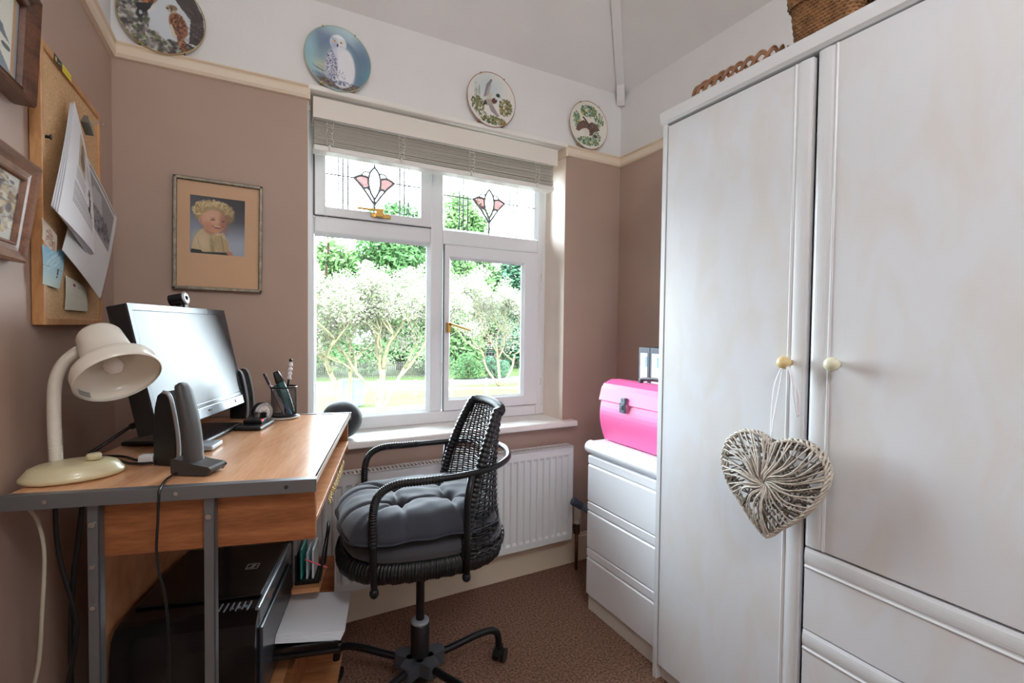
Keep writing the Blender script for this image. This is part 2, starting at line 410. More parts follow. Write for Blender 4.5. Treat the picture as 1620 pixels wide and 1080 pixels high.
for k, (cx, x0, x1, z0, z1, y) in {'ul': (.483, .262, .70, 1.775, 2.062, 2.281), 'ur': (1.080, .826, 1.36, 1.745, 2.09, 2.296)}.items():
    b = MB(); W = .0022
    zc = 1.928 if k == 'ul' else 1.915
    def ln(pts, w_=W): b.tube([(p[0], y, p[1]) for p in pts], w_*2.35, 6)
    def C2(dx, dz): return (cx+dx, zc+dz)
    for s_ in (-1, 1):
        for q in (.118, .140, .160) if k == 'ul' else (.122, .146, .168): ln([(cx+s_*q, z0), (cx+s_*q, z1)], .0013)
        ln([C2(s_*.092, 0), ((x0 if s_ < 0 else x1), zc)], .0013)
        ln([(q.x, q.z) for q in sm([Vector((cx+s_*.092, 0, zc)), Vector((cx+s_*.060, 0, zc+.016)), Vector((cx+s_*.024, 0, zc+.010))], 6)])
        ln([(q.x, q.z) for q in sm([Vector((cx+s_*.092, 0, zc)), Vector((cx+s_*.050, 0, zc-.043)), Vector((cx, 0, zc-.112))], 6)])
        ln([(q.x, q.z) for q in sm([Vector((cx+s_*.050, 0, zc-.043)), Vector((cx+s_*.034, 0, zc-.038)), Vector((cx+s_*.022, 0, zc-.046))], 5)])
        ln([(q.x, q.z) for q in sm([Vector((cx+s_*.060, 0, zc+.016)), Vector((cx+s_*.045, 0, zc+.034)), Vector((cx+s_*.020, 0, zc+.034))], 5)], .0016)
        ln([(q.x, q.z) for q in sm([Vector((cx, 0, zc+.062)), Vector((cx+s_*.020, 0, zc+.034)), Vector((cx+s_*.027, 0, zc-.006)), Vector((cx+s_*.020, 0, zc-.048)), Vector((cx, 0, zc-.088))], 6)])
    ln([(cx, zc-.088), (cx, z0)]); ln([(cx, zc+.062), (cx, z1)], .0014)
    b.build('lead_came', mLead, panes[k])
    for s_ in (-1, 1):
        g = MB(); poly = [(.092, 0), (.075, .012), (.060, .016), (.042, .014), (.024, .010), (.027, -.006), (.025, -.028), (.022, -.046), (.034, -.038), (.050, -.043), (.070, -.024)]
        g.prism([(cx+s_*p_[0], zc+p_[1]) for p_ in poly], 'y', y-.0005, y+.0015)
        g.build('pink_petal', mPink, panes[k])['label'] = 'pale pink stained glass petal'
# brass stay and latch of the top sash, handle of the casement
b = MB().box(.395, .495, 2.222, 2.232, 1.777, 1.786).box(.46, .55, 2.244, 2.252, 1.752, 1.770).box(.478, .512, 2.220, 2.252, 1.752, 1.788)
b.build('latch', mBrass, s1, bevel=.002)
b = MB(); bead(b, .8185, 1.3655, .8305, 1.6655, .005, 2.2695, 2.262); b.build('gasket', M('gasket_grey', (70, 70, 72), .7), s2)
b = MB(); bead(b, .2185, .7555, 1.7345, 2.1035, .005, 2.2695, 2.262); b.build('gasket', bpy.data.materials['gasket_grey'], s1)
b = MB().box(.826, .846, 2.22, 2.252, 1.225, 1.275)
b.add([(.838, 2.205, 1.262), (.838, 2.205, 1.274), (.838, 2.22, 1.274), (.838, 2.22, 1.262), (.945, 2.205, 1.232), (.945, 2.205, 1.242), (.945, 2.22, 1.242), (.945, 2.22, 1.232)],
      [(0, 1, 2, 3), (7, 6, 5, 4), (0, 4, 5, 1), (1, 5, 6, 2), (2, 6, 7, 3), (3, 7, 4, 0)])
b.build('handle', mBrass, s2, bevel=.003)

# venetian blind, drawn up
bl = thing('venetian_blind', 'cream wooden venetian blind pulled up under its boxed pelmet at the window head', 'blind', (.785, 2.12, 1.97))
mPel = M('pelmet_cream', (236, 230, 220), .45); mSlat = M('blind_slat', (206, 202, 190), .5)
bo = Matrix.Translation((-.785, -2.12, -1.97))
b = MB(); b.T = bo; b.box(.200, 1.378, 2.098, 2.108, 2.093, 2.176).box(.200, .210, 2.108, 2.20, 2.093, 2.176).box(1.368, 1.378, 2.108, 2.20, 2.093, 2.176)
b.build('pelmet', mPel, bl, bevel=.002)
b = MB(); b.T = bo; random.seed(3)
for i in range(17):
    z = 1.998+i*.0058; dy = random.uniform(-.002, .002); tl = random.uniform(-.0015, .0015)
    b.add([(.208, 2.122+dy, z), (1.366, 2.122+dy, z+tl), (1.366, 2.172+dy, z+tl), (.208, 2.172+dy, z), (.208, 2.122+dy, z+.0032), (1.366, 2.122+dy, z+.0032+tl), (1.366, 2.172+dy, z+.0032+tl), (.208, 2.172+dy, z+.0032)],
          [(0, 3, 2, 1), (4, 5, 6, 7), (0, 1, 5, 4), (1, 2, 6, 5), (2, 3, 7, 6), (3, 0, 4, 7)])
b.build('slat', mSlat, bl)
b = MB(); b.T = bo; b.box(.206, 1.368, 2.116, 2.178, 1.970, 1.992).build('bottom_rail', mGloss, bl, bevel=.003)
mCord = M('blind_cord', (238, 236, 228), .7)
for cx in (.265, .565, .90, 1.265):
    b = MB(); b.T = bo
    for s_ in (-.012, .012):
        pts = [(cx+s_+random.uniform(-.005, .005), 2.113+random.uniform(-.004, .004), 2.09-k*.0095) for k in range(12)]
        b.tube(pts, .0013, 4)
    for k in range(6): b.tube([(cx-.014, 2.112, 2.08-k*.014), (cx+.012, 2.110, 2.073-k*.014+random.uniform(-.006, .006))], .001, 4)
    b.tube([(cx, 2.113, 1.995), (cx, 2.112, 1.972)], .004, 6)
    b.build('ladder_cord', mCord, bl)
mTog = M('wooden_toggle', (178, 160, 140), .5)
for pts, tg in (([(.262, 2.18, 2.08), (.262, 2.19, 1.80), (.270, 2.19, 1.585)], (.270, 2.19, 1.585)), ([(.255, 2.18, 2.08), (.256, 2.19, 1.75), (.262, 2.19, 1.49)], (.262, 2.19, 1.49))):
    b = MB(); b.T = bo; b.tube(sm(pts, 5), .0011, 4); o = b.build('pull_cord', mCord, bl)
    b = MB(); b.T = bo; b.cyl((tg[0], tg[1], tg[2]-.025), (tg[0], tg[1], tg[2]+.02), .0055, 12).build('toggle', mTog, o)
b = MB(); b.T = bo
b.tube(sm([(1.366, 2.195, 2.08), (1.366, 2.20, 1.75), (1.356, 2.20, 1.68), (1.353, 2.20, 1.645), (1.359, 2.20, 1.63), (1.362, 2.20, 1.68), (1.370, 2.195, 2.08)], 5), .0014, 4)
b.tube(sm([(1.356, 2.20, 1.63), (1.355, 2.20, 1.3), (1.359, 2.20, .83)], 5), .0014, 4)
o = b.build('pull_cord', mCord, bl)
for tx, tz in ((1.356, 1.505), (1.359, .945)):
    b = MB(); b.T = bo; b.cyl((tx, 2.2, tz), (tx, 2.2, tz+.04), .007, 10).build('toggle', mCord, o)

# ---------------------------------------------------------------- radiator
mRad = M('radiator_white', (226, 228, 228), .35)
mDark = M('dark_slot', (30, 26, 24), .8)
rd = thing('radiator', 'white ribbed panel radiator on the wall under the window', 'radiator', (.76, 2.02, .175))
ro = Matrix.Translation((-.76, -2.02, -.175))
RX0, RX1, RZ0, RZ1 = .10, 1.422, .175, .652
b = MB(); b.T = ro
ys = 1.985
prof = []; x = RX0; pitch_ = .0365
pts = [(RX0, 0), (RX0+.022, 0)]
x = RX0+.022
while x+pitch_ < RX1-.015:
    pts += [(x+.004, .0), (x+.009, .007), (x+.0265, .007), (x+.0315, .0)]; x += pitch_
pts += [(RX1, 0)]
zs = [RZ0, RZ0+.030, RZ0+.042, RZ1-.052, RZ1-.040, RZ1]
vs_ = []
for z, k in zip(zs, (0, 0, 1, 1, 0, 0)):
    for (px, dy) in pts: vs_.append((px, ys+dy*k, z))
n = len(pts)
b.add(vs_, [(j*n+i, j*n+i+1, (j+1)*n+i+1, (j+1)*n+i) for j in range(len(zs)-1) for i in range(n-1)])
b.box(RX0, RX1, ys+.008, ys+.012, RZ0, RZ1)
b.box(RX0+.05, RX1-.05, 2.03, 2.045, RZ0+.03, RZ1-.03)
b.build('panel', mRad, rd)
for sx in (RX1-.004, RX0-.002):
    b = MB(); b.T = ro; b.box(sx, sx+.006, ys-.001, 2.05, RZ0+.005, RZ1+.003).build('side_cover', mRad, rd, bevel=.002)
b = MB(); b.T = ro
b.box(RX0, RX1, ys, ys+.008, RZ1-.002, RZ1+.003).box(RX0, RX1, 2.040, 2.05, RZ1-.002, RZ1+.003)
x = RX0
while x < RX1: b.box(x, x+.0075, ys+.006, 2.042, RZ1-.002, RZ1+.002); x += .0165
b.build('top_grille', mRad, rd)
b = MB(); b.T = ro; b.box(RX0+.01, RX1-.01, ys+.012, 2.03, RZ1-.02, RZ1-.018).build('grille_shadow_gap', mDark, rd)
for sx in (.3, 1.2):
    b = MB(); b.T = ro; b.box(sx, sx+.03, 2.045, 2.085, .25, .6).build('bracket', mRad, rd)
mCopper = M('old_copper_pipe', (112, 74, 58), .5, .6, noise=(30, .3))
vv = thing('radiator_valve', 'white thermostatic valve on a brown copper pipe at the right end of the radiator', 'valve', (1.462, 2.0, 0))
b = MB(); b.tube([(0, 0, 0), (0, 0, .20)], .0085, 10).build('pipe', mCopper, vv)
b = MB(); b.cyl((0, 0, .19), (0, 0, .245), .016, 12).cyl((-.035, 0, .222), (0, 0, .222), .012, 12).build('valve_body', M('tarnished_brass', (96, 80, 66), .4, .8), vv)
b = MB(); b.lathe([(0, .243), (.020, .243), (.022, .252), (.019, .262), (.022, .27), (.022, .335), (.017, .348), (0, .35)], 20).build('valve_head', M('valve_white', (214, 208, 194), .4), vv)
struct(MB().box(.2, 1.44, 2.055, 2.066, .152, .168).build('trim_9', mCream, bevel=.002))
mHose = M('blue_grey_tube', (92, 106, 124), .35)
vh = thing('vacuum_hose_handle', 'blue grey ribbed vacuum cleaner tube leaning between the radiator and the chest of drawers', 'vacuum tube', (1.50, 1.80, 0))
b = MB(); b.tube(sm([(.0, .08, .0), (.02, .05, .15), (.0, .03, .29), (-.06, .07, .355), (-.135, .10, .408)], 6), .017, 14).build('tube', mHose, vh)
b = MB()
d_ = Vector((-.075, .03, .053)).normalized(); p_ = Vector((-.135, .10, .408))
b.cyl(p_-d_*.05, p_-d_*.015, .0195, 14).cyl(p_-d_*.012, p_+d_*.004, .021, 14).build('collar', M('dark_blue_grey', (58, 66, 78), .4), vh)

# ---------------------------------------------------------------- chest of drawers
mLam = M('white_laminate', (242, 245, 250), .32)
ch = thing('chest_of_drawers', 'low white three-drawer chest beside the wardrobe, with a pink case on top', 'chest of drawers', (1.535, 1.48, 0))
co = Matrix.Translation((-1.535, -1.48, 0))
CX, CY0, CY1 = 1.295, 1.272, 1.695
b = MB(); b.T = co; b.box(CX+.02, 1.775, CY0+.004, CY1-.004, .07, .70).build('carcass', mLam, ch)
b = MB(); b.T = co; b.box(CX+.012, 1.77, CY0+.006, CY1-.004, 0, .07).build('plinth', M('plinth_cream', (222, 218, 210), .5), ch)
b = MB(); b.T = co
prof = [(CX+.02+.034*math.cos(a), .728+.029*math.sin(a)) for a in [R(90+i*18) for i in range(11)]]
prof = prof+[(1.775, .699), (1.775, .752), (CX+.03, .752)]
b.prism(prof, 'y', CY0, CY1+.008, smooth=False).build('top', mLam, ch, bevel=.002)
for zb, zt in ((.072, .279), (.282, .487), (.490, .694)):
    b = MB(); b.T = co
    b.prism([(CX+.018, zb), (CX, zb+.002), (CX, zt-.047), (CX+.007, zt-.041), (CX, zt-.034), (CX, zt-.004), (CX+.004, zt), (CX+.018, zt)], 'y', CY0+.002, CY1-.002)
    b.build('drawer', mLam, ch, bevel=.0012)

# ---------------------------------------------------------------- wardrobe
mVen = bpy.data.materials.new('marbled_white_foil'); mVen.use_nodes = True
nt = mVen.node_tree; bs = nt.nodes['Principled BSDF']; tc = nt.nodes.new('ShaderNodeTexCoord'); mp = nt.nodes.new('ShaderNodeMapping')
mp.inputs['Rotation'].default_value = (R(-38), 0, 0); mp.inputs['Scale'].default_value = (1, 3.2, 1.3)
nn = nt.nodes.new('ShaderNodeTexNoise'); nn.inputs['Scale'].default_value = 3.2; nn.inputs['Detail'].default_value = 5; nn.inputs['Distortion'].default_value = .6
nt.links.new(tc.outputs['Object'], mp.inputs[0]); nt.links.new(mp.outputs[0], nn.inputs[0])
cr = nt.nodes.new('ShaderNodeValToRGB'); cr.color_ramp.elements[0].position = .36; cr.color_ramp.elements[0].color = (*L3((219, 217, 216)), 1)
cr.color_ramp.elements[1].position = .56; cr.color_ramp.elements[1].color = (*L3((221, 223, 228)), 1)
nt.links.new(nn.outputs[0], cr.inputs[0]); nt.links.new(cr.outputs[0], bs.inputs['Base Color']); bs.inputs['Roughness'].default_value = .33
mTrimW = M('wardrobe_trim_white', (220, 222, 225), .3)
wd = thing('wardrobe', 'tall white marbled wardrobe with moulded door edges filling the right side', 'wardrobe', (1.515, .4, 0))
wo = Matrix.Translation((-1.515, -.4, 0))
WX = 1.262
b = MB(); b.T = wo
b.box(WX-.002, 1.775, 1.232, 1.250, 0, 1.966).box(WX+.03, 1.775, -.27, -.252, 0, 1.966).box(1.76, 1.775, -.252, 1.232, .06, 1.96)
b.box(WX+.028, 1.76, -.252, 1.232, .045, .062).box(WX+.022, WX+.04, -.252, 1.232, 0, .05)
b.box(WX+.022, 1.76, .715, .733, .06, 1.96).box(WX+.022, 1.76, .204, .222, .06, 1.96)
b.box(WX+.025, 1.76, .222, .715, .675, .693)
b.build('carcass', mTrimW, wd)
b = MB(); b.T = wo; b.prism([(WX-.006, 1.969), (WX-.012, 1.974), (WX-.012, 2.008), (WX-.008, 2.012), (1.775, 2.012), (1.775, 1.966), (WX-.003, 1.966)], 'y', -.28, 1.256)
b.build('cornice', mTrimW, wd, bevel=.001)
def strip(b, y0, y1, z0, z1, x):   # rounded moulded edge strip
    n_ = 6; pr_ = [(x, y0)]+[(x-.004*math.sin(PI*i/n_)**.6 if 0 < i < n_ else x, y0+(y1-y0)*i/n_) for i in range(1, n_)]+[(x, y1)]
    b.prism(pr_, 'z', z0, z1, 1); return b
def hinged_door(y0, y1, z0, z1, side, nm='door'):
    b = MB(); b.T = wo
    b.box(WX, WX+.018, y0, y1, z0, z1, 0)
    s_ = 1 if side == 'r' else -1        # moulded strip on the right (low y) or left (high y) edge
    a_ = y0 if side == 'r' else y1
    strip(b, *sorted((a_+s_*.001, a_+s_*.040)), z0+.001, z1-.001, WX+.0005)
    strip(b, *sorted((a_+s_*.041, a_+s_*.049)), z0+.001, z1-.001, WX+.0005)
    return b.build(nm, [mVen, mTrimW], wd, bevel=.0015)
dL = hinged_door(.737, 1.228, .055, 1.957, 'r')
dR = hinged_door(.212, .724, .694, 1.962, 'l')
d3 = hinged_door(-.262, .205, .055, 1.957, 'l')
def knob(par, y, z, mat):
    b = MB(); b.T = wo @ Matrix.Translation((WX, y, z)) @ Matrix.Rotation(R(-90), 4, 'Y')
    b.lathe([(0, 0), (.0075, 0), (.007, .012), (.012, .017), (.0165, .025), (.0175, .033), (.0145, .042), (.007, .046), (0, .047)], 24)
    o = b.build('knob', mat, par); return o
knob(dL, .775, 1.168, M('knob_wood', (226, 200, 146), .3, noise=(40, .08, (1, 1, 6))))['label'] = 'pale varnished wooden knob'
knob(dR, .655, 1.172, M('knob_cream', (226, 224, 196), .25))['label'] = 'cream round knob'
for z0, z1 in ((.475, .688), (.262, .472), (.055, .259)):
    b = MB(); b.T = wo
    b.box(WX, WX+.018, .212, .724, z0, z1, 0)
    n_ = 6
    for za, zb in ((z1-.044, z1-.001), (z1-.053, z1-.045)):
        b.prism([(WX+.0005-(.004*math.sin(PI*i/n_)**.6 if 0 < i < n_ else 0), za+(zb-za)*i/n_) for i in range(n_+1)], 'y', .213, .723, 1)
    b.build('drawer', [mVen, mTrimW], wd, bevel=.0015)

# ---------------------------------------------------------------- willow heart on the wardrobe knob
random.seed(11)
mWil = M('grey_willow', (206, 198, 187), .6, noise=(60, .25, (1, 1, 1)), bump=(200, .3, .001))
mWil2 = M('dark_willow', (120, 110, 100), .65, noise=(60, .25))
hx, hy, hz = 1.192, .779, .853
he = thing('wicker_heart', 'grey woven willow heart hanging from the left wardrobe knob on a white ribbon', 'heart decoration', (hx, hy, hz))
_hq = [(0.004, 0.1), (-0.012, 0.116), (-0.043, 0.124), (-0.082, 0.118), (-0.123, 0.085), (-0.139, 0.037), (-0.133, -0.004), (-0.114, -0.041), (-0.08, -0.076), (-0.041, -0.117), (-0.007, -0.141), (0.007, -0.138), (0.037, -0.107), (0.078, -0.07), (0.118, -0.019), (0.139, 0.027), (0.145, 0.068), (0.129, 0.102), (0.096, 0.122), (0.056, 0.123), (0.022, 0.111)]
_hs = sm([Vector((q[0], q[1], 0)) for q in _hq], 10, True)
def heart(t, k=1.):
    v_ = (t/(2*PI)) % 1*len(_hs); i_ = int(v_) % len(_hs); p = _hs[i_].lerp(_hs[(i_+1) % len(_hs)], v_-int(v_))*k
    return p.x, p.y
def hp(t, k, off): x_, z_ = heart(t, k); return (off, -x_, z_)   # screen-right is -y
b = MB()
for j in range(5):
    ph = j*1.3
    b.tube([hp(2*PI*i/90, 1.0+.035*math.cos(i*.9+ph), .013*math.sin(i*.9+ph)) for i in range(90)], .0028, 5, True)
b.build('rim', mWil, he)
b = MB(); b2 = MB()
for side in (-1, 1):
    for i in range(64):
        t = 2*PI*(i+random.uniform(-.3, .3))/64
        t2 = t+random.uniform(.25, .5)
        e_ = Vector(hp(t, 1.0, side*.011)); e0 = Vector(hp(t+.03, .99, -side*.012))
        sw = random.uniform(.004, .009)
        cc = Vector((side*random.uniform(.020, .030), -(.002+sw*math.cos(t*1.0+2.2)), .004+sw*math.sin(t+2.2)))
        m1 = e_.lerp(cc, .5)+Vector((side*.013, random.uniform(-.006, .006), random.uniform(-.006, .006)))
        m1 += Vector((0, -(m1.z-cc.z)*.18, (m1.y-cc.y)*.18))
        q = e_.lerp(cc, .85)+Vector((side*.008, 0, 0))
        (b if i % 5 else b2).tube(sm([e0, e_, m1, q, cc], 3), [.0022+.0003*math.sin(k_) for k_ in range(13)], 5)
for i in range(40):
    t = random.uniform(0, 2*PI); t2 = t+random.uniform(1.4, 2.4)*random.choice((-1, 1))
    a_, c_ = Vector(hp(t, .97, random.uniform(-.012, .012))), Vector(hp(t2, .97, random.uniform(-.012, .012)))
    b2.tube(sm([a_, a_.lerp(c_, .5)*.9+Vector((random.uniform(-.008, .008), 0, 0)), c_], 3), .0020, 5)
b.build('willow_weave', mWil, he); b2.build('dark_willow_weave', mWil2, he)
mRib = M('white_ribbon', (236, 236, 244), .45, sheen=.4)
b = MB()
kn = (1.222-hx, .775-hy, 1.156-hz)
b.tube(sm([(0, 0, .100), (.004, .004, .16), (.016, .006, .25), kn], 6), .0034, 5, flat=.4)
b.tube(sm([(0, 0, .100), (0, -.004, .16), (.016, -.010, .26), (kn[0]+.002, -.004, kn[2])], 6), .0034, 5, flat=.4)
b.tube(sm([(kn[0]+.008, 0, kn[2]), (kn[0]-.002, -.030, kn[2]-.008), (kn[0]-.006, -.046, kn[2]-.09), (kn[0]-.004, -.054, kn[2]-.12), (kn[0], -.050, kn[2]-.06), (kn[0]+.008, -.018, kn[2]+.002)], 6), .0034, 5, flat=.4)
b.build('ribbon', mRib, he)
b = MB(); b.tube([(0, .010*math.cos(a), .095+.012*math.sin(a)) for a in [2*PI*i/20 for i in range(20)]], .0016, 6, True).build('hanging_ring', mChrome, he)

# ---------------------------------------------------------------- on the wardrobe
mWick = M('wicker_brown', (158, 116, 86), .5, noise=(30, .3), bump=(150, .4, .001))
tr_ = thing('wicker_tray', 'braided brown wicker tray standing on the wardrobe top near its window end', 'tray', (1.45, 1.07, 2.012))
b = MB()
hw, hd = .085, .165
def tp(s_, off, zz):   # rounded rectangle path
    a = 2*PI*s_; a = math.atan2(math.sin(a)*hd, math.cos(a)*hw); c, n = math.cos(a), math.sin(a); p = 5
    r_ = (abs(c/hw)**p+abs(n/hd)**p)**(-1/p)
    return Vector((c*(r_+off), n*(r_+off), zz))
for j in range(3):
    for e_ in (-.0035, .0035):
        b.tube([tp(i/220, .008*math.cos(i*2*PI*11/220+j*2*PI/3), .070+.024*math.sin(i*2*PI*11/220+j*2*PI/3)+e_*1.1) for i in range(220)], .0038, 6, True)
b.build('braided_rim', mWick, tr_)
b = MB()
for k in range(5):
    b.tube([tp(i/140, (.003 if (i+k) % 2 else -.003)-.012*(1-k/8), .004+k*.0068) for i in range(140)], .0035, 5, True)
b.box(-hw+.01, hw-.01, -hd+.01, hd-.01, 0, .006); b.build('side_weave', mWick, tr_)

mSea = M('seagrass_brown', (142, 102, 66), .7, noise=(40, .4), bump=(180, .5, .001))
bk = thing('seagrass_basket', 'lidded brown seagrass basket on the wardrobe top beside a black box', 'basket', (1.43, .745, 2.012))
def weave_box(b, hx_, hy_, z0, z1, rows, flare, amp, rad, p=7):
    for k in range(rows):
        z = z0+(z1-z0)*(k+.5)/rows; f_ = flare*(z-z0)/(z1-z0)
        b.tube([Vector((math.cos(a)*r_, math.sin(a)*r_, z)) for i in range(150) for a in [2*PI*i/150]
                for r_ in [(abs(math.cos(a)/(hx_+f_))**p+abs(math.sin(a)/(hy_+f_))**p)**(-1/p)+(amp if (i+k) % 2 else -amp)]], rad, 5, True)
b = MB(); weave_box(b, .122, .078, .004, .135, 15, .012, .0022, .0054); b.box(-.115, .115, -.07, .07, 0, .006); b.build('body', mSea, bk)
b = MB(); weave_box(b, .142, .092, .122, .18, 7, .004, .0025, .0056)
for k in range(14):
    f_ = 1-k/14.5
    b.tube([Vector((math.cos(a)*r_*f_, math.sin(a)*r_*f_, .18+.016*math.sin((1-f_)*PI/2))) for i in range(110) for a in [2*PI*i/110] for r_ in [(abs(math.cos(a)/.144)**7+abs(math.sin(a)/.094)**7)**(-1/7)]], .0056, 4, True)
b.build('lid', mSea, bk)
bx = thing('storage_box', 'black storage box on the wardrobe top right of the seagrass basket', 'box', (1.45, .52, 2.012))
MB().box(-.13, .13, -.115, .115, 0, .17).build('body', mMattBlack, bx, bevel=.004)
MB().box(-.134, .134, -.119, .119, .14, .20).build('lid', mMattBlack, bx, bevel=.004)

# ---------------------------------------------------------------- pink file case and binders on the chest
mPinkP = M('pink_polypropylene', (250, 108, 170), .42, bump=(300, .12, .0006))
pc = thing('file_case', 'bright pink plastic file case with a grey clasp on the chest of drawers', 'file case', (1.44, 1.50, .757))
b = MB()   # barrel-fronted body: x depth, y length
def pcx(z): return -.058-.030*math.sin(PI*min(1, max(0, z/.235)))
n_ = 14; poly = [(pcx(.235*i/n_), .235*i/n_) for i in range(n_+1)]+[(.075, .235), (.078, .12), (.07, 0)]
b.prism(poly, 'y', -.19, .19).build('body', mPinkP, pc, bevel=.004)
b = MB(); poly = [(-.088, .178), (-.074, .232), (-.060, .252), (-.02, .268), (.03, .268), (.075, .25), (.088, .19), (.082, .19), (.07, .24), (-.055, .24), (-.081, .178)]
b.prism(poly, 'y', -.202, .198).build('lid', mPinkP, pc, bevel=.003)
b = MB(); b.box(-.101, -.090, .016, .048, .145, .190).box(-.096, -.080, .018, .046, .180, .208).box(-.106, -.098, .024, .040, .160, .178).build('clasp', M('clasp_grey', (86, 96, 108), .35), pc, bevel=.003)
b = MB(); b.tube(sm([(0, .025, .268), (0, .022, .282), (0, -.06, .289), (0, -.14, .282), (0, -.143, .268)], 6), .006, 8, flat=1.6).build('carry_handle', mDarkGrey, pc)
def binder(y, label):
    o = thing('lever_arch_binder', label, 'binder', (1.63, y, .757), 0, 'grey binders behind the pink file case')
    b = MB(); b.box(-.10, .14, -.034, -.031, 0, .415).box(-.10, .14, .031, .034, 0, .415).box(-.103, -.10, -.034, .034, 0, .415).build('cover', M('binder_grey', (70, 78, 92), .45), o, bevel=.0015)
    MB().box(-.09, .12, -.026, .026, .004, .40).build('pages', mGloss, o)
    MB().box(-.1045, -.1025, -.022, .022, .10, .39).build('spine_label', M('spine_label_paper', (238, 240, 246), .5), o)
    MB().box(-.1048, -.1040, -.022, -.010, .33, .375).build('label_print', M('label_blue', (150, 196, 232), .5), o)
binder(1.603, 'grey lever arch binder nearest the window wall, behind the pink file case')
binder(1.533, 'grey lever arch binder nearest the wardrobe, behind the pink file case')

# ---------------------------------------------------------------- desk (turned 14.5 degrees from the room)
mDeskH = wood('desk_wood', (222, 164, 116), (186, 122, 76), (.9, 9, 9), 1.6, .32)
mDeskV = wood('desk_wood_shaded', (178, 114, 70), (126, 74, 42), (1.1, 9, 9), 1.8, .45)  # desk wood darkened so the upright boards carry their shade in the colour
DA = R(-14.5); DC = (.106, 1.069, 0)
dk = thing('computer_desk', 'light wood computer desk with grey metal edges and legs, set askew in the corner', 'desk', DC, DA)
b = MB(); b.box(-.540, 0, .004, .796, .914, .9285).build('desktop', wood('desktop_wood', (232, 182, 142), (206, 148, 106), (9, .8, 9), 1.6, .22, 5), dk)
for y0, y1 in ((-.003, .004), (.796, .802)):
    near = y0 < 0
    b = MB(); b.box(-.545, .003, y0, y1, .903, .930)
    b.box(-.545, .003, y0 if near else .788, .016 if near else y1, .9285, .9305)
    o = b.build('edge_trim', mAlu, dk, bevel=.0008)
    if near:
        for sx in (-.47, -.255, -.055):
            MB().cyl((sx, -.0045, .917), (sx, -.002, .917), .0042, 12).build('screw', mDarkGrey if sx > -.1 else mChrome, o)
MB().box(-.004, .0005, .004, .796, .914, .9285).build('edge_band', M('edge_band', (226, 208, 190), .4), dk)
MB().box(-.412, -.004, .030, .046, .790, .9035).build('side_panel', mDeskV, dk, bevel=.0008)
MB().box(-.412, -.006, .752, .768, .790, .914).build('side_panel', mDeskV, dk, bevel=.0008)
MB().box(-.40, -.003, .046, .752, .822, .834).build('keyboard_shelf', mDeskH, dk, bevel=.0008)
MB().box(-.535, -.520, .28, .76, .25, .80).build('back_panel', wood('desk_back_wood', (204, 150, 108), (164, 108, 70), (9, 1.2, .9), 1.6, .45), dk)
for y0, y1 in ((.012, .030), (.772, .752)):
    for x0, l_ in ((-.412, 1), (-.212, 0)):
        a_, c_ = min(y0, y1), max(y0, y1)
        b = MB(); b.box(x0, x0+.020, a_, a_+.003, 0.0, .903).box(x0+.017, x0+.020, a_, c_, 0, .903)
        lg = b.build('leg', mAlu, dk, bevel=.0008)
        if y0 < .1:
            for z in (.862, .78, .70) if l_ else (.862,):
                MB().cyl((x0+.009, a_-.0035, z), (x0+.009, a_+.001, z), .0058 if z > .8 else .0045, 14).build('bolt', mChrome, lg)
MB().box(-.515, -.150, .10, .752, .20, .216).build('printer_shelf', mDeskH, dk, bevel=.0008)
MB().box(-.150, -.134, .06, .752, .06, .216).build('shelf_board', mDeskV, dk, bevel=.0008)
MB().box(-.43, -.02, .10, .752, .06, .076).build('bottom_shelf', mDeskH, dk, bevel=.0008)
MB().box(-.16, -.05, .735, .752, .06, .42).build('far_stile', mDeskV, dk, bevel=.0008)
MB().box(-.16, -.075, .575, .735, .384, .40).build('small_ledge', mDeskH, dk, bevel=.0008)
# beaded gold fringe hanging at the front of the keyboard shelf
random.seed(4)
fr_ = thing('bead_fringe', 'short gold beaded fringe dangling under the front edge of the desk', 'fringe', DC, DA)
b = MB()
for i in range(46):
    y = .20+i*.0075; l_ = random.uniform(.012, .03)
    for k in range(int(l_/.0035)): b.ball((.002+random.uniform(-.002, .002), y+random.uniform(-.002, .002), .820-k*.0036), .0019, seg=6)
b.build('bead', M('gold_bead', (206, 180, 120), .35, .6), fr_)
fr_.children[0]['kind'] = 'stuff'

# things on the keyboard shelf
pn = thing('marker_pen', 'pink and grey marker pen lying on the shelf under the desktop', 'pen', (.155, 1.55, .8415), R(90-17))
MB().cyl((-.075, 0, 0), (.04, 0, 0), .0075, 12).build('barrel', M('pink_barrel', (196, 44, 110), .4), pn)
MB().cyl((-.10, 0, 0), (-.075, 0, 0), .0075, 12).build('cap', mBlackPlastic, pn)
kb = thing('ruler', 'grey ruler lying beside the pink marker on the shelf under the desktop', 'ruler', (.170, 1.53, .8345), R(90-17))
MB().box(-.09, .08, -.006, .006, 0, .002).build('blade', mAlu, kb)

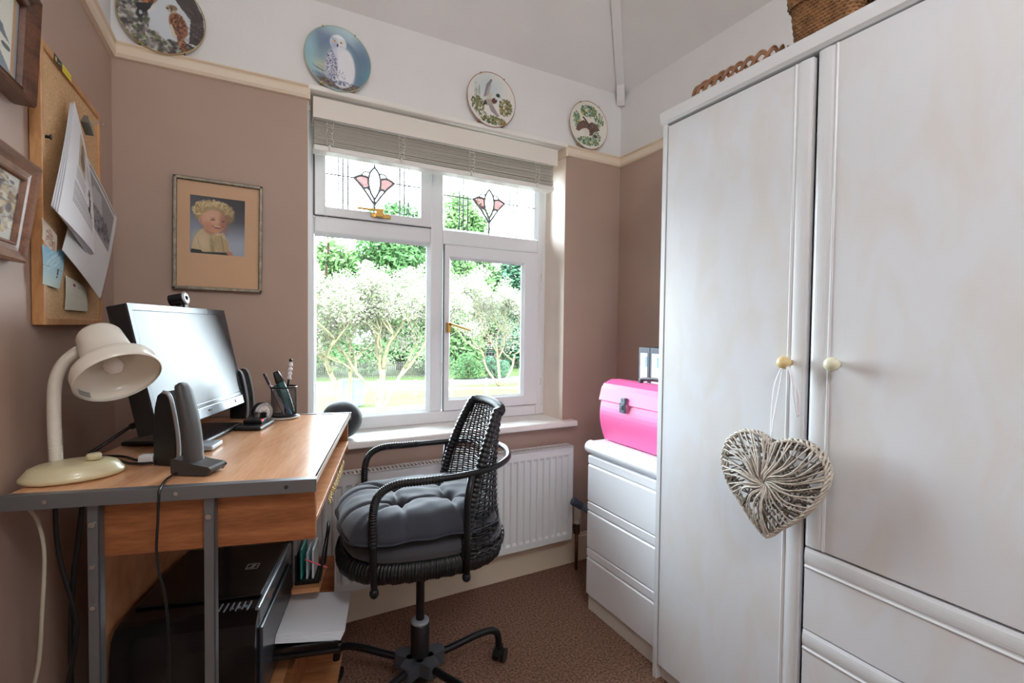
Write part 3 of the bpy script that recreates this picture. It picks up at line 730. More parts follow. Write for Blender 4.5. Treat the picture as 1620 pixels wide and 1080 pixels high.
# ---------------------------------------------------------------- printer
pr_ = thing('printer', 'black multifunction printer with a paper tray on the shelf under the desk', 'printer', (.106, 1.069, .216), DA)
def Pz(z): return z-.216
prof = [(.262, Pz(.235)), (.262, Pz(.43)), (.27, Pz(.478)), (.29, Pz(.497)), (.31, Pz(.50)), (.68, Pz(.50)), (.70, Pz(.48)), (.70, Pz(.235)), (.68, Pz(.22)), (.28, Pz(.22))]
mPrn = M('printer_black', (15, 15, 17), .18, spec=.5)
mPrnS = M('printer_silver', (150, 156, 164), .22, .6)
MB().prism([(p[0], p[1]) for p in prof], 'x', -.505, -.185).build('body', mPrn, pr_, bevel=.012, seg=3)
b = MB(); b.box(-.497, -.195, .365, .692, Pz(.499), Pz(.508)); lid = b.build('scanner_lid', mPrn, pr_, bevel=.003)
MB().box(-.196, -.183, .300, .695, Pz(.462), Pz(.5045)).build('silver_front', mPrnS, pr_, bevel=.004)
MB().box(-.186, -.176, .30, .66, Pz(.25), Pz(.45)).build('front_panel', M('printer_front', (60, 64, 72), .2), pr_, bevel=.004)
b = MB()
for i in range(7): b.box(-.30+i*.014, -.297+i*.014, .305+.004*(i % 2), .345, Pz(.4995), Pz(.5022))
for i in range(3): b.cyl((-.255+i*.018, .318, Pz(.4995)), (-.255+i*.018, .318, Pz(.503)), .004, 10)
b.build('control_button', M('button_grey', (120, 122, 126), .4), pr_)
MB().cyl((-.222, .322, Pz(.4995)), (-.222, .322, Pz(.503)), .004, 10).build('lit_button', M('button_teal', (60, 160, 170), .4), pr_)
# maker's badge on the lid: outlined rounded square with the letters
b = MB(); lx, ly = -.262, .535; z = Pz(.508)
def bb(x0, x1, y0, y1): b.box(lx+x0, lx+x1, ly+y0, ly+y1, z, z+.0008)
bb(-.017, .017, -.017, -.014); bb(-.017, .017, .014, .017); bb(-.017, -.014, -.014, .014); bb(.014, .017, -.014, .014)
# letters read from the front edge (facing +x): letter up = -x, letter right = +y
bb(-.010, .006, -.009, -.0065); bb(-.003, -.0005, -.0065, -.001); bb(-.003, .006, -.0035, -.001)
bb(-.003, .011, .002, .0045); bb(-.003, -.0005, .0045, .009); bb(-.003, .006, .0075, .010); bb(.0035, .006, .0045, .009)
b.build('badge', M('badge_silver', (190, 190, 196), .3, .5), lid)
MB().prism([(.40, Pz(.285)), (.69, Pz(.285)), (.69, Pz(.300)), (.40, Pz(.300))], 'x', -.19, .008).build('output_tray', mPrn, pr_, bevel=.006, seg=3)
b = MB(); b.add([(-.185, .385, Pz(.345)), (.055, .40, Pz(.318)), (.055, .66, Pz(.318)), (-.185, .62, Pz(.345))], [(0, 1, 2, 3)])
MB().box(-.19, .00, .410, .420, Pz(.295), Pz(.315)).build('tray_guide', mPrn, pr_, bevel=.002)
pp = thing('printer_paper', 'stack of white paper in the printer tray', 'paper', (.106, 1.069, .302), DA)
b = MB()
for k in range(5):
    z = .002+k*.0035; j = k*.004
    b.add([(-.175, .422+j, z+.022), (.006+j*.6, .432+j, z), (.010+j*.3, .672+j*.4, z), (-.175, .66, z+.022), (-.175, .422+j, z+.0245), (.006+j*.6, .432+j, z+.0025), (.010+j*.3, .672+j*.4, z+.0025), (-.175, .66, z+.0245)],
          [(3, 2, 1, 0), (4, 5, 6, 7), (0, 1, 5, 4), (1, 2, 6, 5), (2, 3, 7, 6), (3, 0, 4, 7)])
b.build('sheet', M('paper_white', (242, 244, 250), .6), pp)

# papers and pencil in a rack behind the printer
rk = thing('letter_rack', 'small black rack of files behind the printer at the far end of the desk', 'rack', (.106, 1.069, .40), DA)
b = MB(); b.box(-.155, -.08, .60, .72, 0, .012)
b.tube(sm([(-.08, .60, .01), (-.070, .60, .07), (-.060, .65, .145), (-.066, .715, .15), (-.08, .72, .01)], 5), .006, 8)
b.box(-.155, -.150, .60, .72, 0, .10).build('frame', mBlackPlastic, rk)
for i, (c_, t_) in enumerate((((60, 170, 160), .10), ((200, 222, 236), .085), ((230, 234, 240), .095))):
    MB().box(-.140+i*.018, -.134+i*.018, .61, .71, .013, .013+t_).build('file', M('file_'+str(i), c_, .5), rk, bevel=.001)
pcl = thing('pencil', 'thin pink pencil sticking out of the letter rack', 'pencil', (.106, 1.069, .40), DA)
MB().cyl((-.12, .585, .090), (-.055, .60, .05), .0026, 8).build('shaft', M('pencil_pink', (232, 106, 124), .5), pcl)

# cables
mCabW = M('cable_white', (176, 168, 150), .5)
tag(MB().tube(sm([(-.395, 1.24, .90), (-.380, 1.25, .862), (-.368, 1.24, .80), (-.366, 1.22, .70), (-.372, 1.22, .60), (-.385, 1.22, .5), (-.39, 1.24, .25), (-.38, 1.28, .004)], 6), .0035, 8).build('cable', mCabW), 'off white cable hanging down the left wall behind the desk', 'cable')
tag(MB().tube(sm([(-.37, 1.34, .90), (-.376, 1.33, .86), (-.372, 1.33, .76), (-.352, 1.33, .65), (-.345, 1.33, .58), (-.36, 1.32, .46), (-.375, 1.32, .3), (-.37, 1.34, .005)], 6), .0045, 8).build('cable', mBlackPlastic), 'thick black cable hanging behind the desk, just right of the off white one', 'cable')
tag(MB().tube(sm([(-.335, 1.36, .90), (-.336, 1.34, .85), (-.345, 1.34, .76), (-.352, 1.34, .70), (-.358, 1.34, .55), (-.355, 1.34, .3), (-.34, 1.34, .005)], 6), .005, 8).build('cable', mBlackPlastic), 'thick black cable hanging behind the desk closest to the metal desk leg', 'cable')
tag(MB().tube(sm([(-.33, 1.45, .936), (-.28, 1.42, .936), (-.24, 1.36, .937), (-.20, 1.345, .938)], 6), .0033, 8).tube(sm([(-.345, 1.44, .937), (-.29, 1.40, .9345), (-.25, 1.345, .935), (-.205, 1.32, .938)], 6), .003, 8).build('cable', mBlackPlastic), 'pair of black speaker leads lying on the desk behind the lamp base', 'cable')
tag(MB().tube(sm([(-.36, 1.49, .935), (-.33, 1.50, .955), (-.29, 1.52, .985), (-.262, 1.54, 1.0), (-.24, 1.56, 1.005)], 6), .0042, 8).cyl((-.285, 1.523, .988), (-.25, 1.55, 1.003), .008, 10).build('cable', mBlackPlastic), 'black plugged cable rising from the desk to the back of the monitor', 'cable')

# ---------------------------------------------------------------- swivel chair
random.seed(21)
mWickB = M('black_wicker', (24, 24, 27), .36, bump=(120, .3, .001))
CA = R(172)
cr_ = thing('swivel_chair', 'black wicker-backed swivel office chair with loop arms, in front of the window', 'chair', (.505, 1.615, 0), CA)
# local: +x forward, +y the sitter's left (nearer the camera)
_B = Matrix.Rotation(-CA, 4, 'Z') @ Matrix.Translation((-.013, -.047, 0)) @ Matrix.Rotation(CA, 4, 'Z')
b = MB(); b.T = _B; b.lathe([(0, .035), (.030, .035), (.032, .06), (.032, .235), (.030, .238)], 24); b.build('column', mBlackPlastic, cr_)
b = MB(); b.T = _B; b.lathe([(.014, .236), (.029, .236), (.0305, .240), (.0300, .246), (.016, .248)], 24).build('column_collar', M('grey_collar', (150, 156, 164), .35), cr_)
b = MB(); b.T = _B; b.cyl((0, 0, .25), (0, 0, .47), .0145, 16).build('gas_lift', mBlackMetal, cr_)
b = MB(); b.T = _B; b.cyl((-.022, -.040, .185), (-.022, -.060, .185), .010, 12).ball((-.020, -.040, .19), .016, sc_=(.6, 1, 1.6)).build('height_knob', mBlackPlastic, cr_)
b = MB(); b.T = _B; b.lathe([(0, .465), (.06, .465), (.09, .474), (.09, .485), (0, .485)], 20).build('swivel_plate', mBlackMetal, cr_)
A0 = R(.6)-CA
hub = MB(); hub.T = _B
hub.lathe([(0, .078), (.040, .078), (.046, .088), (.046, .118), (.040, .126), (0, .126)], 30)
for k in range(5):
    a = A0+2*PI*k/5
    hub.T = _B @ Matrix.Rotation(a, 4, 'Z')
    hub.prism([(.02, -.034), (.080, -.020), (.085, -.016), (.085, .016), (.080, .020), (.02, .034)], 'z', .082, .128)
hub.T = None; hub.build('hub', M('hub_black', (74, 78, 84), .35, .2), cr_, bevel=.003)
for k in range(5):
    a = A0+2*PI*k/5; T = _B @ Matrix.Rotation(a, 4, 'Z')
    b = MB(); b.T = T
    b.tube(sm([(.06, 0, .106), (.14, 0, .116), (.205, 0, .126), (.262, 0, .128), (.292, 0, .116), (.303, 0, .09), (.305, 0, .058)], 6), .0125, 12)
    lg = b.build('leg', mBlackMetal, cr_)
    b = MB(); b.T = T @ Matrix.Translation((.312, 0, 0)) @ Matrix.Rotation(random.uniform(-.7, .7)+1.2, 4, 'Z')
    for s_ in (-1, 1): b.cyl((0, s_*.008, .025), (0, s_*.022, .025), .025, 20)
    b.box(-.012, .012, -.009, .009, .02, .062)
    b.add([(-.030, -.007, .030), (.018, -.007, .052), (.018, .007, .052), (-.030, .007, .030), (-.02, -.007, .05), (.01, -.007, .062), (.01, .007, .062), (-.02, .007, .05)], [(3, 2, 1, 0), (4, 5, 6, 7), (0, 1, 5, 4), (1, 2, 6, 5), (2, 3, 7, 6), (3, 0, 4, 7)])
    b.build('caster', mBlackPlastic, lg, bevel=.002)
def seatr(a, hx_=.275, hy_=.222, p=2.7, ox=.0):
    c, n = math.cos(a), math.sin(a); r_ = (abs(c/hx_)**p+abs(n/hy_)**p)**(-1/p); return c*r_+ox, n*r_
# wrapped seat ring: vertical strands, slightly ragged
b = MB()
def ring(u, v):
    a = 2*PI*u; x_, y_ = seatr(a); k = .5-.5*math.cos(2*PI*v); t_ = 2*PI*v
    wob = .0022*math.sin(a*150)+.0012*math.sin(a*61)
    rr_ = math.hypot(x_, y_); off = .022*math.cos(t_)+(wob if math.cos(t_) > 0 else 0)
    f_ = (rr_-.018+off)/rr_
    return (x_*f_, y_*f_, .497+.033*math.sin(t_)+(.0015*math.sin(a*33) if math.sin(t_) < 0 else 0))
b.grid(ring, 620, 17, closeu=True); b.build('seat_rim', mWickB, cr_)
b = MB(); b.lathe([(0, .50), (.9, .50), (.93, .515), (0, .518)], 60, Matrix.Diagonal((.26, .21, 1, 1))); b.build('seat', mBlackMetal, cr_)
mLeath = M('black_gloss_wrap', (20, 20, 24), .2)
# backrest: woven panel wrapping round the back of the seat
def back(u, v):
    """u 0..1 near rail -> far rail, v 0 bottom..1 top"""
    yw = .212-.030*v**1.5-.030*v**5
    lean = -.11-.118*v**1.8
    bul = .165*(1-v)**.9+.012+.026*v
    z = .515+.45*v
    y = yw*math.cos(PI*u)
    return Vector((lean-bul*math.sin(PI*u)**.9, y, z+.010*math.sin(PI*u)*v))
b = MB()
NR = 50; NS = 19
for r_ in range(NR):
    v = .02+.95*r_/(NR-1)
    pts = []
    for i in range(NS*4+1):
        u = i/(NS*4); p = back(u, v); q = back(min(1, u+.01), v)-back(max(0, u-.01), v); nrm = Vector((-q.y, q.x, 0)); nrm.normalize()
        pts.append(p+nrm*(.0036*math.cos(PI*i/4*1.0*1.0+(PI if r_ % 2 else 0)))+Vector((0, 0, .001*math.sin(i*.7+r_))))
    b.tube(pts, .0029, 4, cap=False)
b.build('back_weave', mWickB, cr_)
b = MB()
for i in range(1, NS):
    b.tube([back(i/NS, v/14) for v in range(15)], .0028, 5)
b.build('back_stake', mWickB, cr_)
# wrapped border of the backrest
def wrap(b, pts, r_, turns):
    n = len(pts); b.tube(pts, [r_*(1+.08*math.sin(2*PI*turns*i/n)) for i in range(n)], 10)
path = [back(0, v/12) for v in range(12)]+[back(u/12, 1) for u in range(13)]+[back(1, 1-v/12) for v in range(1, 13)]
b = MB(); wrap(b, sm(path, 14), .0165, 90); b.build('back_border', mWickB, cr_)
b = MB()
for k in range(2):
    b.tube([back(i/120, .0)+Vector((-.004, 0, .006+.007*math.sin(i*.5+k*PI))) for i in range(121)], .0065, 6)
b.build('lower_braid', mWickB, cr_)
# arm loops: one tube from the near front post round behind the back to the far front post
mArm = mBlackMetal
loop = [(.172, .226, .465), (.176, .228, .60), (.176, .230, .70), (.160, .232, .755), (.110, .232, .782), (.02, .232, .785), (-.08, .228, .788), (-.19, .205, .795), (-.270, .14, .803), (-.306, .04, .806), (-.306, -.04, .806), (-.270, -.14, .803), (-.19, -.205, .795), (-.08, -.228, .788), (.02, -.232, .785), (.110, -.232, .782), (.160, -.232, .755), (.176, -.230, .70), (.176, -.228, .60), (.172, -.226, .465)]
L_ = sm(loop, 8)
b = MB(); b.tube(L_, .0105, 12)
for s_, q_ in ((1, 0), (-1, -.018)): b.ball((.172, s_*.226, .462), .014, sc_=(1, 1, 1.2)); b.ball((-.11+q_, s_*.222, .462), .014, sc_=(1, 1, 1.2)); b.tube([(-.11+q_, s_*.222, .462), (-.112+q_, s_*.221, .60), (-.112+q_, s_*.219, .70), (-.125+q_, s_*.221, .786)], .0115, 12)
b.build('arm_loop', mArm, cr_)
for s_ in (1, -1):
    b = MB(); seg = [p for p in L_ if p.y*s_ > .2 and p.z > .60 and p.x > -.04]
    seg2 = sm(seg, 6); n = len(seg2)
    b.tube(seg2, [.0125+.0011*math.sin(i*1.35) for i in range(n)], 10); b.build('arm_wrap', mWickB, cr_)
# seat pads
mPad = M('pad_grey_cotton', (66, 66, 72), .85, bump=(400, .3, .0006), sheen=.3)
mCush = M('cushion_slate_cotton', (50, 53, 64), .8, noise=(8, .10), bump=(500, .35, .0006), sheen=.4)
pd = thing('seat_pad', 'flat dark grey seat pad on the chair, under the tufted cushion', 'seat pad', (.505, 1.615, .53), CA)
b = MB()
def pad(u, v):
    a = 2*PI*u; x_, y_ = seatr(a, .268, .216, 2.8, -.012)
    if v < .4: f_ = v/.4*.97; z = 0
    elif v < .6: t_ = (v-.4)/.2; f_ = .97+.035*math.sin(PI*t_); z = .042*t_
    else: f_ = (1-v)/.4*.97; z = .042+.006*(1-f_)
    if f_ > .9: f_ += .006*math.sin(a*9)
    return (x_*f_, y_*f_, z)
b.grid(pad, 90, 31, closeu=True).build('pad', mPad, pd)
cu = thing('seat_cushion', 'plump slate blue tufted cushion lying on the office chair', 'cushion', (.505, 1.615, .572), CA+R(4))
tufts = [(.085, .075), (.085, -.075), (-.075, .075), (-.075, -.075)]
def cush_h(x_, y_, f_):
    h = .092*(1-f_**5)**.5
    for tx, ty in tufts:
        d = math.hypot(x_-tx, y_-ty); h -= .040*math.exp(-(d/.022)**2)+.018*math.exp(-(d/.070)**2)
    # creases joining the tufts and running out to the piping
    for (ax, ay), (bx_, by_) in (((.085, .075), (.085, -.075)), ((-.075, .075), (-.075, -.075)), ((.085, .075), (-.075, .075)), ((.085, -.075), (-.075, -.075)),
                                 ((.085, .075), (.25, .19)), ((.085, -.075), (.25, -.19)), ((-.075, .075), (-.22, .2)), ((-.075, -.075), (-.22, -.2)),
                                 ((.085, .075), (.10, .25)), ((-.075, .075), (-.08, .25)), ((.085, .075), (.3, .07)), ((.085, -.075), (.3, -.07))):
        dx, dy = bx_-ax, by_-ay; t = max(0, min(1, ((x_-ax)*dx+(y_-ay)*dy)/(dx*dx+dy*dy))); d = math.hypot(x_-ax-t*dx, y_-ay-t*dy)
        h -= .017*math.exp(-(d/.008)**2)*(1-.8*t)
    h += .0012*math.sin(38*x_+6*math.sin(20*y_))*(1-f_)**.3+  .001*math.sin(55*y_+3*math.sin(31*x_))*(1-f_)**.3
    return h
b = MB()
def cush(u, v):
    a = 2*PI*u; x1_, y1_ = seatr(a, .256, .224, 4.2, .016)
    x1_ *= 1+.012*math.sin(a*11); y1_ *= 1+.012*math.sin(a*13)
    if v < .25: f_ = v/.25; return (x1_*f_, y1_*f_, .002+.028*f_**4)
    f_ = 1-(v-.25)/.75; f_ = f_**.7
    x_, y_ = x1_*f_, y1_*f_; return (x_, y_, .030+max(-.012, cush_h(x_, y_, f_)))
b.grid(cush, 200, 100, closeu=True); b.build('cover', mCush, cu)
b = MB(); b.tube([(lambda p: (p[0]*1.004, p[1]*1.004, .031+.002*math.sin(i*.35)))(cush(i/200, .25)) for i in range(200)], .0032, 6, True); b.build('piping', M('cushion_piping', (58, 62, 74), .8), cu)
for tx, ty in tufts: MB().ball((tx, ty, .030+max(0, cush_h(tx, ty, math.hypot(tx, ty)/.24))+.002), .008, sc_=(1, 1, .5)).build('tuft_button', mCush, cu)

# ---------------------------------------------------------------- monitor
mo = thing('computer_monitor', 'black flat screen monitor with a switched off screen on the desk, webcam clipped on top', 'monitor', (-.123, 1.629, .931), R(-19.5))
# local +x faces the viewer, y = viewer's right
Tm = Matrix.Translation((0, 0, .059)) @ Matrix.Rotation(R(-12.1), 4, 'Y')
W_, H_ = .509, .316
def rect_ring(b, w0, h0, z0, w1a, h1a, z1a, x0, x1):
    o = [(-w0/2, z0), (w0/2, z0), (w0/2, z0+h0), (-w0/2, z0+h0)]; i = [(-w1a/2, z1a), (w1a/2, z1a), (w1a/2, z1a+h1a), (-w1a/2, z1a+h1a)]
    vs_ = [(x0, p[0], p[1]) for p in o]+[(x1, p[0], p[1]) for p in i]
    b.add(vs_, [(k, (k+1) % 4, 4+(k+1) % 4, 4+k) for k in range(4)])
mBez = M('monitor_bezel', (66, 70, 78), .25, .2)
b = MB(); b.T = Tm
b.box(-.045, 0, -W_/2, W_/2, 0, H_).box(-.07, -.045, -.18, .18, .05, H_-.05); b.build('housing', mBlackPlastic, mo, bevel=.003)
b = MB(); b.T = Tm; rect_ring(b, W_, H_, 0, W_-.028, H_-.052, .036, .0012, .0012); rect_ring(b, W_-.028, H_-.052, .036, W_-.032, H_-.056, .038, .0012, -.0005+.001)
b.build('bezel', mBez, mo)
b = MB(); b.T = Tm; b.box(-.001, .0006, -(W_-.03)/2, (W_-.03)/2, .037, H_-.017)
b.build('screen', M('lcd_screen', (44, 48, 52), .32, spec=.75), mo)
b = MB(); b.T = Tm; b.box(.0, .006, -W_/2+.02, W_/2-.02, -.004, .026); b.build('lower_lip', M('bezel_silver', (128, 134, 142), .25, .3), mo, bevel=.002)
b = MB(); b.T = Tm; b.box(.006, .0085, W_/2-.085, W_/2-.028, .008, .018); b.build('power_button', M('button_bright', (214, 218, 224), .2, .2), mo, bevel=.002)
b = MB(); b.T = Tm; b.box(.006, .0075, -.010, .010, .010, .015); b.build('badge', mBlackMetal, mo)
b = MB(); b.box(-.085, -.05, -.045, .045, .0, .12).build('stand_neck', mBlackPlastic, mo, bevel=.004)
MB().box(-.16, .045, -.125, .125, 0, .012).build('stand_base', mBlackPlastic, mo, bevel=.005)
wc = thing('webcam', 'small black webcam with a silver face clipped to the top of the monitor', 'webcam', (-.185, 1.69, 1.297), R(-19.5))
Tw = Matrix.Rotation(R(-12), 4, 'Y')
b = MB(); b.T = Tw; b.cyl((-.035, .0, .030), (.006, .0, .030), .0165, 20).box(-.03, .0, -.014, .014, .014, .044).build('body', mBlackPlastic, wc, bevel=.003)
b = MB(); b.T = Tw; b.lathe([(.008, 0), (.019, 0), (.0195, .004), (.014, .006), (.008, .005)], 24, Matrix.Translation((.004, 0, .030)) @ Matrix.Rotation(R(90), 4, 'Y')).build('front_ring', M('webcam_silver', (206, 210, 216), .2, .5), wc)
b = MB(); b.T = Tw; b.ball((.004, 0, .030), .009).build('lens', mPrn, wc)
b = MB(); b.T = Tw; b.box(-.02, .004, -.010, .010, .001, .016).tube(sm([(-.004, -.012, .012), (.004, -.035, .004), (-.02, -.055, .004)], 5), .003, 6).build('clip', mBlackPlastic, wc)

# black base unit / usb hub in front of the monitor foot
hb = thing('usb_hub', 'low black hub with a small red light beside the monitor foot', 'usb hub', (.0, 1.70, .931), R(-19.5))
b = MB(); b.box(-.045, .030, -.06, .065, 0, .010).box(-.04, .015, -.01, .055, .010, .022).build('body', mBlackPlastic, hb, bevel=.003)
MB().ball((.014, .0, .020), .0032).build('red_light', M('red_led', (255, 60, 60), .4, emit=((255, 40, 50), 4)), hb)
b = MB(); b.box(-.005, .014, .034, .046, .010, .038).build('plug', mBlackMetal, hb, bevel=.001)
b = MB(); b.box(-.02, -.005, .025, .034, .022, .042).build('metal_plug', mChrome, hb, bevel=.001)

# speakers: curved black wedge with a silver front rim
def speaker(loc, rz, label):
    o = thing('computer_speaker', label, 'speaker', loc, rz, 'black desktop speakers either side of the monitor')
    # profile in x (front +x) and z
    prof = [(.024, 0), (.027, .03), (.025, .07), (.018, .115), (.010, .150), (.002, .163), (-.008, .166), (-.018, .158), (-.025, .13), (-.028, .08), (-.028, 0)]
    MB().prism([(p[0], p[1]) for p in prof], 'y', -.030, .030).build('body', mBlackPlastic, o, bevel=.006, seg=3)
    b = MB()
    fr = prof[:7]
    for s_ in (-1, 1): b.tube(sm([(p[0]+.001, s_*.027, p[1]+.0) for p in fr], 4), .0045, 6)
    b.build('silver_rim', mSilver, o)
    b = MB(); n = len(fr)
    b.add([(p[0]+.0005, s_*.024, p[1]) for p in fr for s_ in (-1, 1)], [(2*i, 2*i+1, 2*i+3, 2*i+2) for i in range(n-1)]); b.build('grille', M('speaker_cloth', (22, 22, 24), .9), o)
    return o
speaker((-.168, 1.338, .931), R(-30), 'black desktop speaker between the lamp and the cordless phone')
speaker((-.0465, 1.905, .931), R(-19.5), 'black desktop speaker half hidden behind the right edge of the monitor')
sb = thing('silver_adapter', 'flat silver box lying on the desk between the cordless phone and the monitor foot', 'adapter', (-.120, 1.462, .931), R(-14.5))
MB().box(-.03, .03, -.04, .035, 0, .012).build('case', mSilver, sb, bevel=.003)
wp = thing('plug_adapter', 'small white adapter block on the desk beside the near speaker', 'adapter', (-.222, 1.350, .931), R(-14.5))
MB().box(-.016, .016, -.012, .012, 0, .020).build('case', M('clear_white', (214, 216, 218), .2), wp, bevel=.004)

# cordless phone in its cradle
ph = thing('cordless_phone', 'dark grey cordless handset standing in its charging cradle at the front of the desk', 'phone', (-.118, 1.228, .931), R(-30))
b = MB()
pf = [(-.036, .004), (-.030, 0), (.042, 0), (.052, .012), (.046, .018), (.014, .023), (-.010, .030), (-.036, .036)]
b.prism([(p[0], p[1]) for p in pf], 'y', -.027, .027).build('cradle', M('cradle_grey', (58, 56, 56), .4), ph, bevel=.007, seg=3)
b = MB(); b.T = Matrix.Translation((-.004, 0, .022)) @ Matrix.Rotation(R(-9), 4, 'Y')
def hs(u, v):
    a = 2*PI*u; z = .174*v; w_ = .0225-.005*v+.003*math.sin(PI*v); d_ = .013-.004*v
    if v > .93: k_ = math.sqrt(max(0, 1-((v-.93)/.07)**2)); w_ *= .35+.65*k_; d_ *= .3+.7*k_
    p_ = 3.2; c, n = math.cos(a), math.sin(a); r_ = (abs(c/d_)**p_+abs(n/w_)**p_)**(-1/p_)
    return (c*r_+.006*math.sin(PI*v), n*r_, z)
b.grid(hs, 36, 40, closeu=True); b.add([hs(i/36, 1) for i in range(36)], [tuple(range(36))])
b.build('handset', M('handset_grey', (66, 64, 64), .38), ph)
tag(MB().tube(sm([(-.150, 1.21, .938), (-.163, 1.175, .936), (-.166, 1.120, .933), (-.1665, 1.112, .918), (-.168, 1.112, .88), (-.170, 1.11, .80), (-.158, 1.115, .72), (-.157, 1.14, .62), (-.160, 1.16, .5), (-.164, 1.17, .3), (-.17, 1.20, .004)], 7), .0024, 6).build('phone_cord', mBlackPlastic), 'thin black phone cord hanging over the front edge of the desk', 'cord')

# desk lamp
lp = thing('desk_lamp', 'cream gooseneck desk lamp with a bell shade on the left end of the desk', 'lamp', (-.338, 1.300, .931))
mLampB = M('lamp_base_cream', (216, 206, 168), .3, coat=.3); mLampW = M('lamp_white', (232, 226, 214), .28, coat=.4)
b = MB(); Tb = Matrix.Rotation(R(12), 4, 'Z') @ Matrix.Diagonal((.084, .060, 1, 1))
b.lathe([(0, 0), (.98, 0), (1.0, .004), (.99, .009), (.95, .012), (.92, .016), (.84, .025), (.70, .030), (.50, .032), (0, .033)], 60, Tb).build('base', mLampB, lp)
b = MB(); b.lathe([(0, .034), (.013, .034), (.013, .043), (.011, .046), (0, .047)], 24, Matrix.Translation((.034, -.006, 0))).build('switch', mLampB, lp)
b = MB(); pth = sm([(-.036, .030, .030), (-.038, .030, .10), (-.038, .031, .165), (-.034, .032, .205), (-.022, .034, .236), (-.004, .036, .256), (.006, .037, .262)], 60)
b.tube(pth, [.0115+.0008*math.sin(i*2.1) for i in range(len(pth))], 16).build('gooseneck', mLampW, lp)
ax = Vector((.40, -.58, -.71)).normalized(); oc = Vector((-.254, 1.262, 1.137))-Vector((-.338, 1.300, .931))
zA = -ax; xA = zA.orthogonal().normalized(); yA = zA.cross(xA)
Ts = Matrix(((xA.x, yA.x, zA.x, oc.x), (xA.y, yA.y, zA.y, oc.y), (xA.z, yA.z, zA.z, oc.z), (0, 0, 0, 1)))
prof = [(.074, -.001), (.0765, .001), (.0757, .006), (.0755, .022), (.072, .032), (.064, .040), (.052, .048), (.047, .056), (.0445, .072), (.040, .118), (.036, .126), (.02, .131), (0, .132),
        (0, .128), (.018, .127), (.034, .118), (.040, .060), (.048, .048), (.060, .038), (.069, .030), (.0725, .018), (.0738, .004)]
b = MB(); b.lathe(prof, 56, Ts, cap=False).build('shade', mLampW, lp)
b = MB(); b.cyl(Ts @ Vector((0, 0, .10)), Ts @ Vector((0, 0, .065)), .018, 20).build('bulb_holder', mGloss, lp)
b = MB(); b.lathe([(0, .014), (.010, .017), (.017, .027), (.018, .035), (.012, .052), (.010, .070)], 24, Ts, cap=False).build('bulb', M('lamp_bulb', (236, 232, 226), .12, coat=.5), lp)
b = MB(); b.tube([pth[-1], Ts @ Vector((0, 0, .075))], .012, 12).build('shade_joint', mLampW, lp)
cv = Canvas(60, 40, (196, 196, 190)); cv.text(.08, .92, .1, .9, 5, (70, 70, 70), .9)
cands = [Vector((.0705*math.cos(a), .0705*math.sin(a), .016)) for a in [2*PI*i/72 for i in range(72)]]
# sticker inside the rim, lowest left side
ia = min(range(72), key=lambda i: (Ts @ cands[i]).z+(Ts @ cands[i]).x*.8)
a0 = 2*PI*ia/72
painted('warning_sticker', cv, lambda u, v: Ts @ Vector(((.0722-.002*v)*math.cos(a0-.22+.44*u), (.0722-.002*v)*math.sin(a0-.22+.44*u), .006+.014*v)), 60, 24, mPrint, lp)

# alarm clock, pen pot
ck = thing('alarm_clock', 'small round silver alarm clock between the monitor and the pen pot', 'clock', (.018, 1.788, .931), R(-62))
b = MB(); b.T = Matrix.Translation((0, 0, .030)) @ Matrix.Rotation(R(90), 4, 'Y')
b.lathe([(0, -.03), (.026, -.03), (.031, -.02), (.031, .0), (0, .0)], 32); b.box(.018, .030, -.02, .02, -.025, .002); b.build('case', mBlackPlastic, ck)
b = MB(); b.T = Matrix.Translation((0, 0, .030)) @ Matrix.Rotation(R(90), 4, 'Y'); b.lathe([(.021, 0), (.030, -.001), (.031, .003), (.027, .006), (.022, .004)], 32, cap=False).build('bezel', mSilver, ck)
cv = Canvas(60, 60, (222, 224, 226))
for i in range(12): cv.ell(.5+.38*math.cos(i*PI/6), .5+.38*math.sin(i*PI/6), .025, .025, (70, 72, 76))
cv.line((.5, .5), (.68, .62), .03, (20, 20, 20)); cv.line((.5, .5), (.34, .66), .025, (20, 20, 20)); cv.ell(.5, .5, .05, .05, (20, 20, 20))
b = MB(); Tc = Matrix.Translation((.002, 0, .030))
uv = []; vs_ = []; 
for i in range(12):
    for k in range(40):
        r_ = i/11; a = 2*PI*k/40; vs_.append(Tc @ Vector((0, .022*r_*math.cos(a), .022*r_*math.sin(a)))); uv.append((.5+.49*r_*math.cos(a), .5+.49*r_*math.sin(a)))
b.add(vs_, [(i*40+k, i*40+(k+1) % 40, (i+1)*40+(k+1) % 40, (i+1)*40+k) for i in range(11) for k in range(40)])
colour(b.build('dial', mPrint, ck), cv, uv)

PP = (.082, 1.838, .931)
pt = thing('pen_pot', 'round black wire mesh pen pot on a white coaster at the back of the desk', 'pen pot', PP)
b = MB(); b.cyl((0, 0, 0), (0, 0, .004), .051, 36).build('coaster', M('coaster_white', (214, 212, 206), .4), pt, bevel=.001)
b = MB(); b.cyl((0, 0, .0045), (0, 0, .008), .040, 30)
b.tube([(.041*math.cos(a), .041*math.sin(a), .106) for a in [2*PI*i/40 for i in range(40)]], .0028, 8, True).tube([(.041*math.cos(a), .041*math.sin(a), .008) for a in [2*PI*i/40 for i in range(40)]], .002, 6, True)
b.build('rim', mBlackMetal, pt)
b = MB()
for k in range(44):
    for s_ in (-1, 1):
        b.tube([(.0405*math.cos(a0_+s_*j*.30), .0405*math.sin(a0_+s_*j*.30), .008+.0163*j) for j in range(7) for a0_ in [2*PI*k/44]], .00055, 3, cap=False)
b.build('mesh_wall', mBlackMetal, pt)
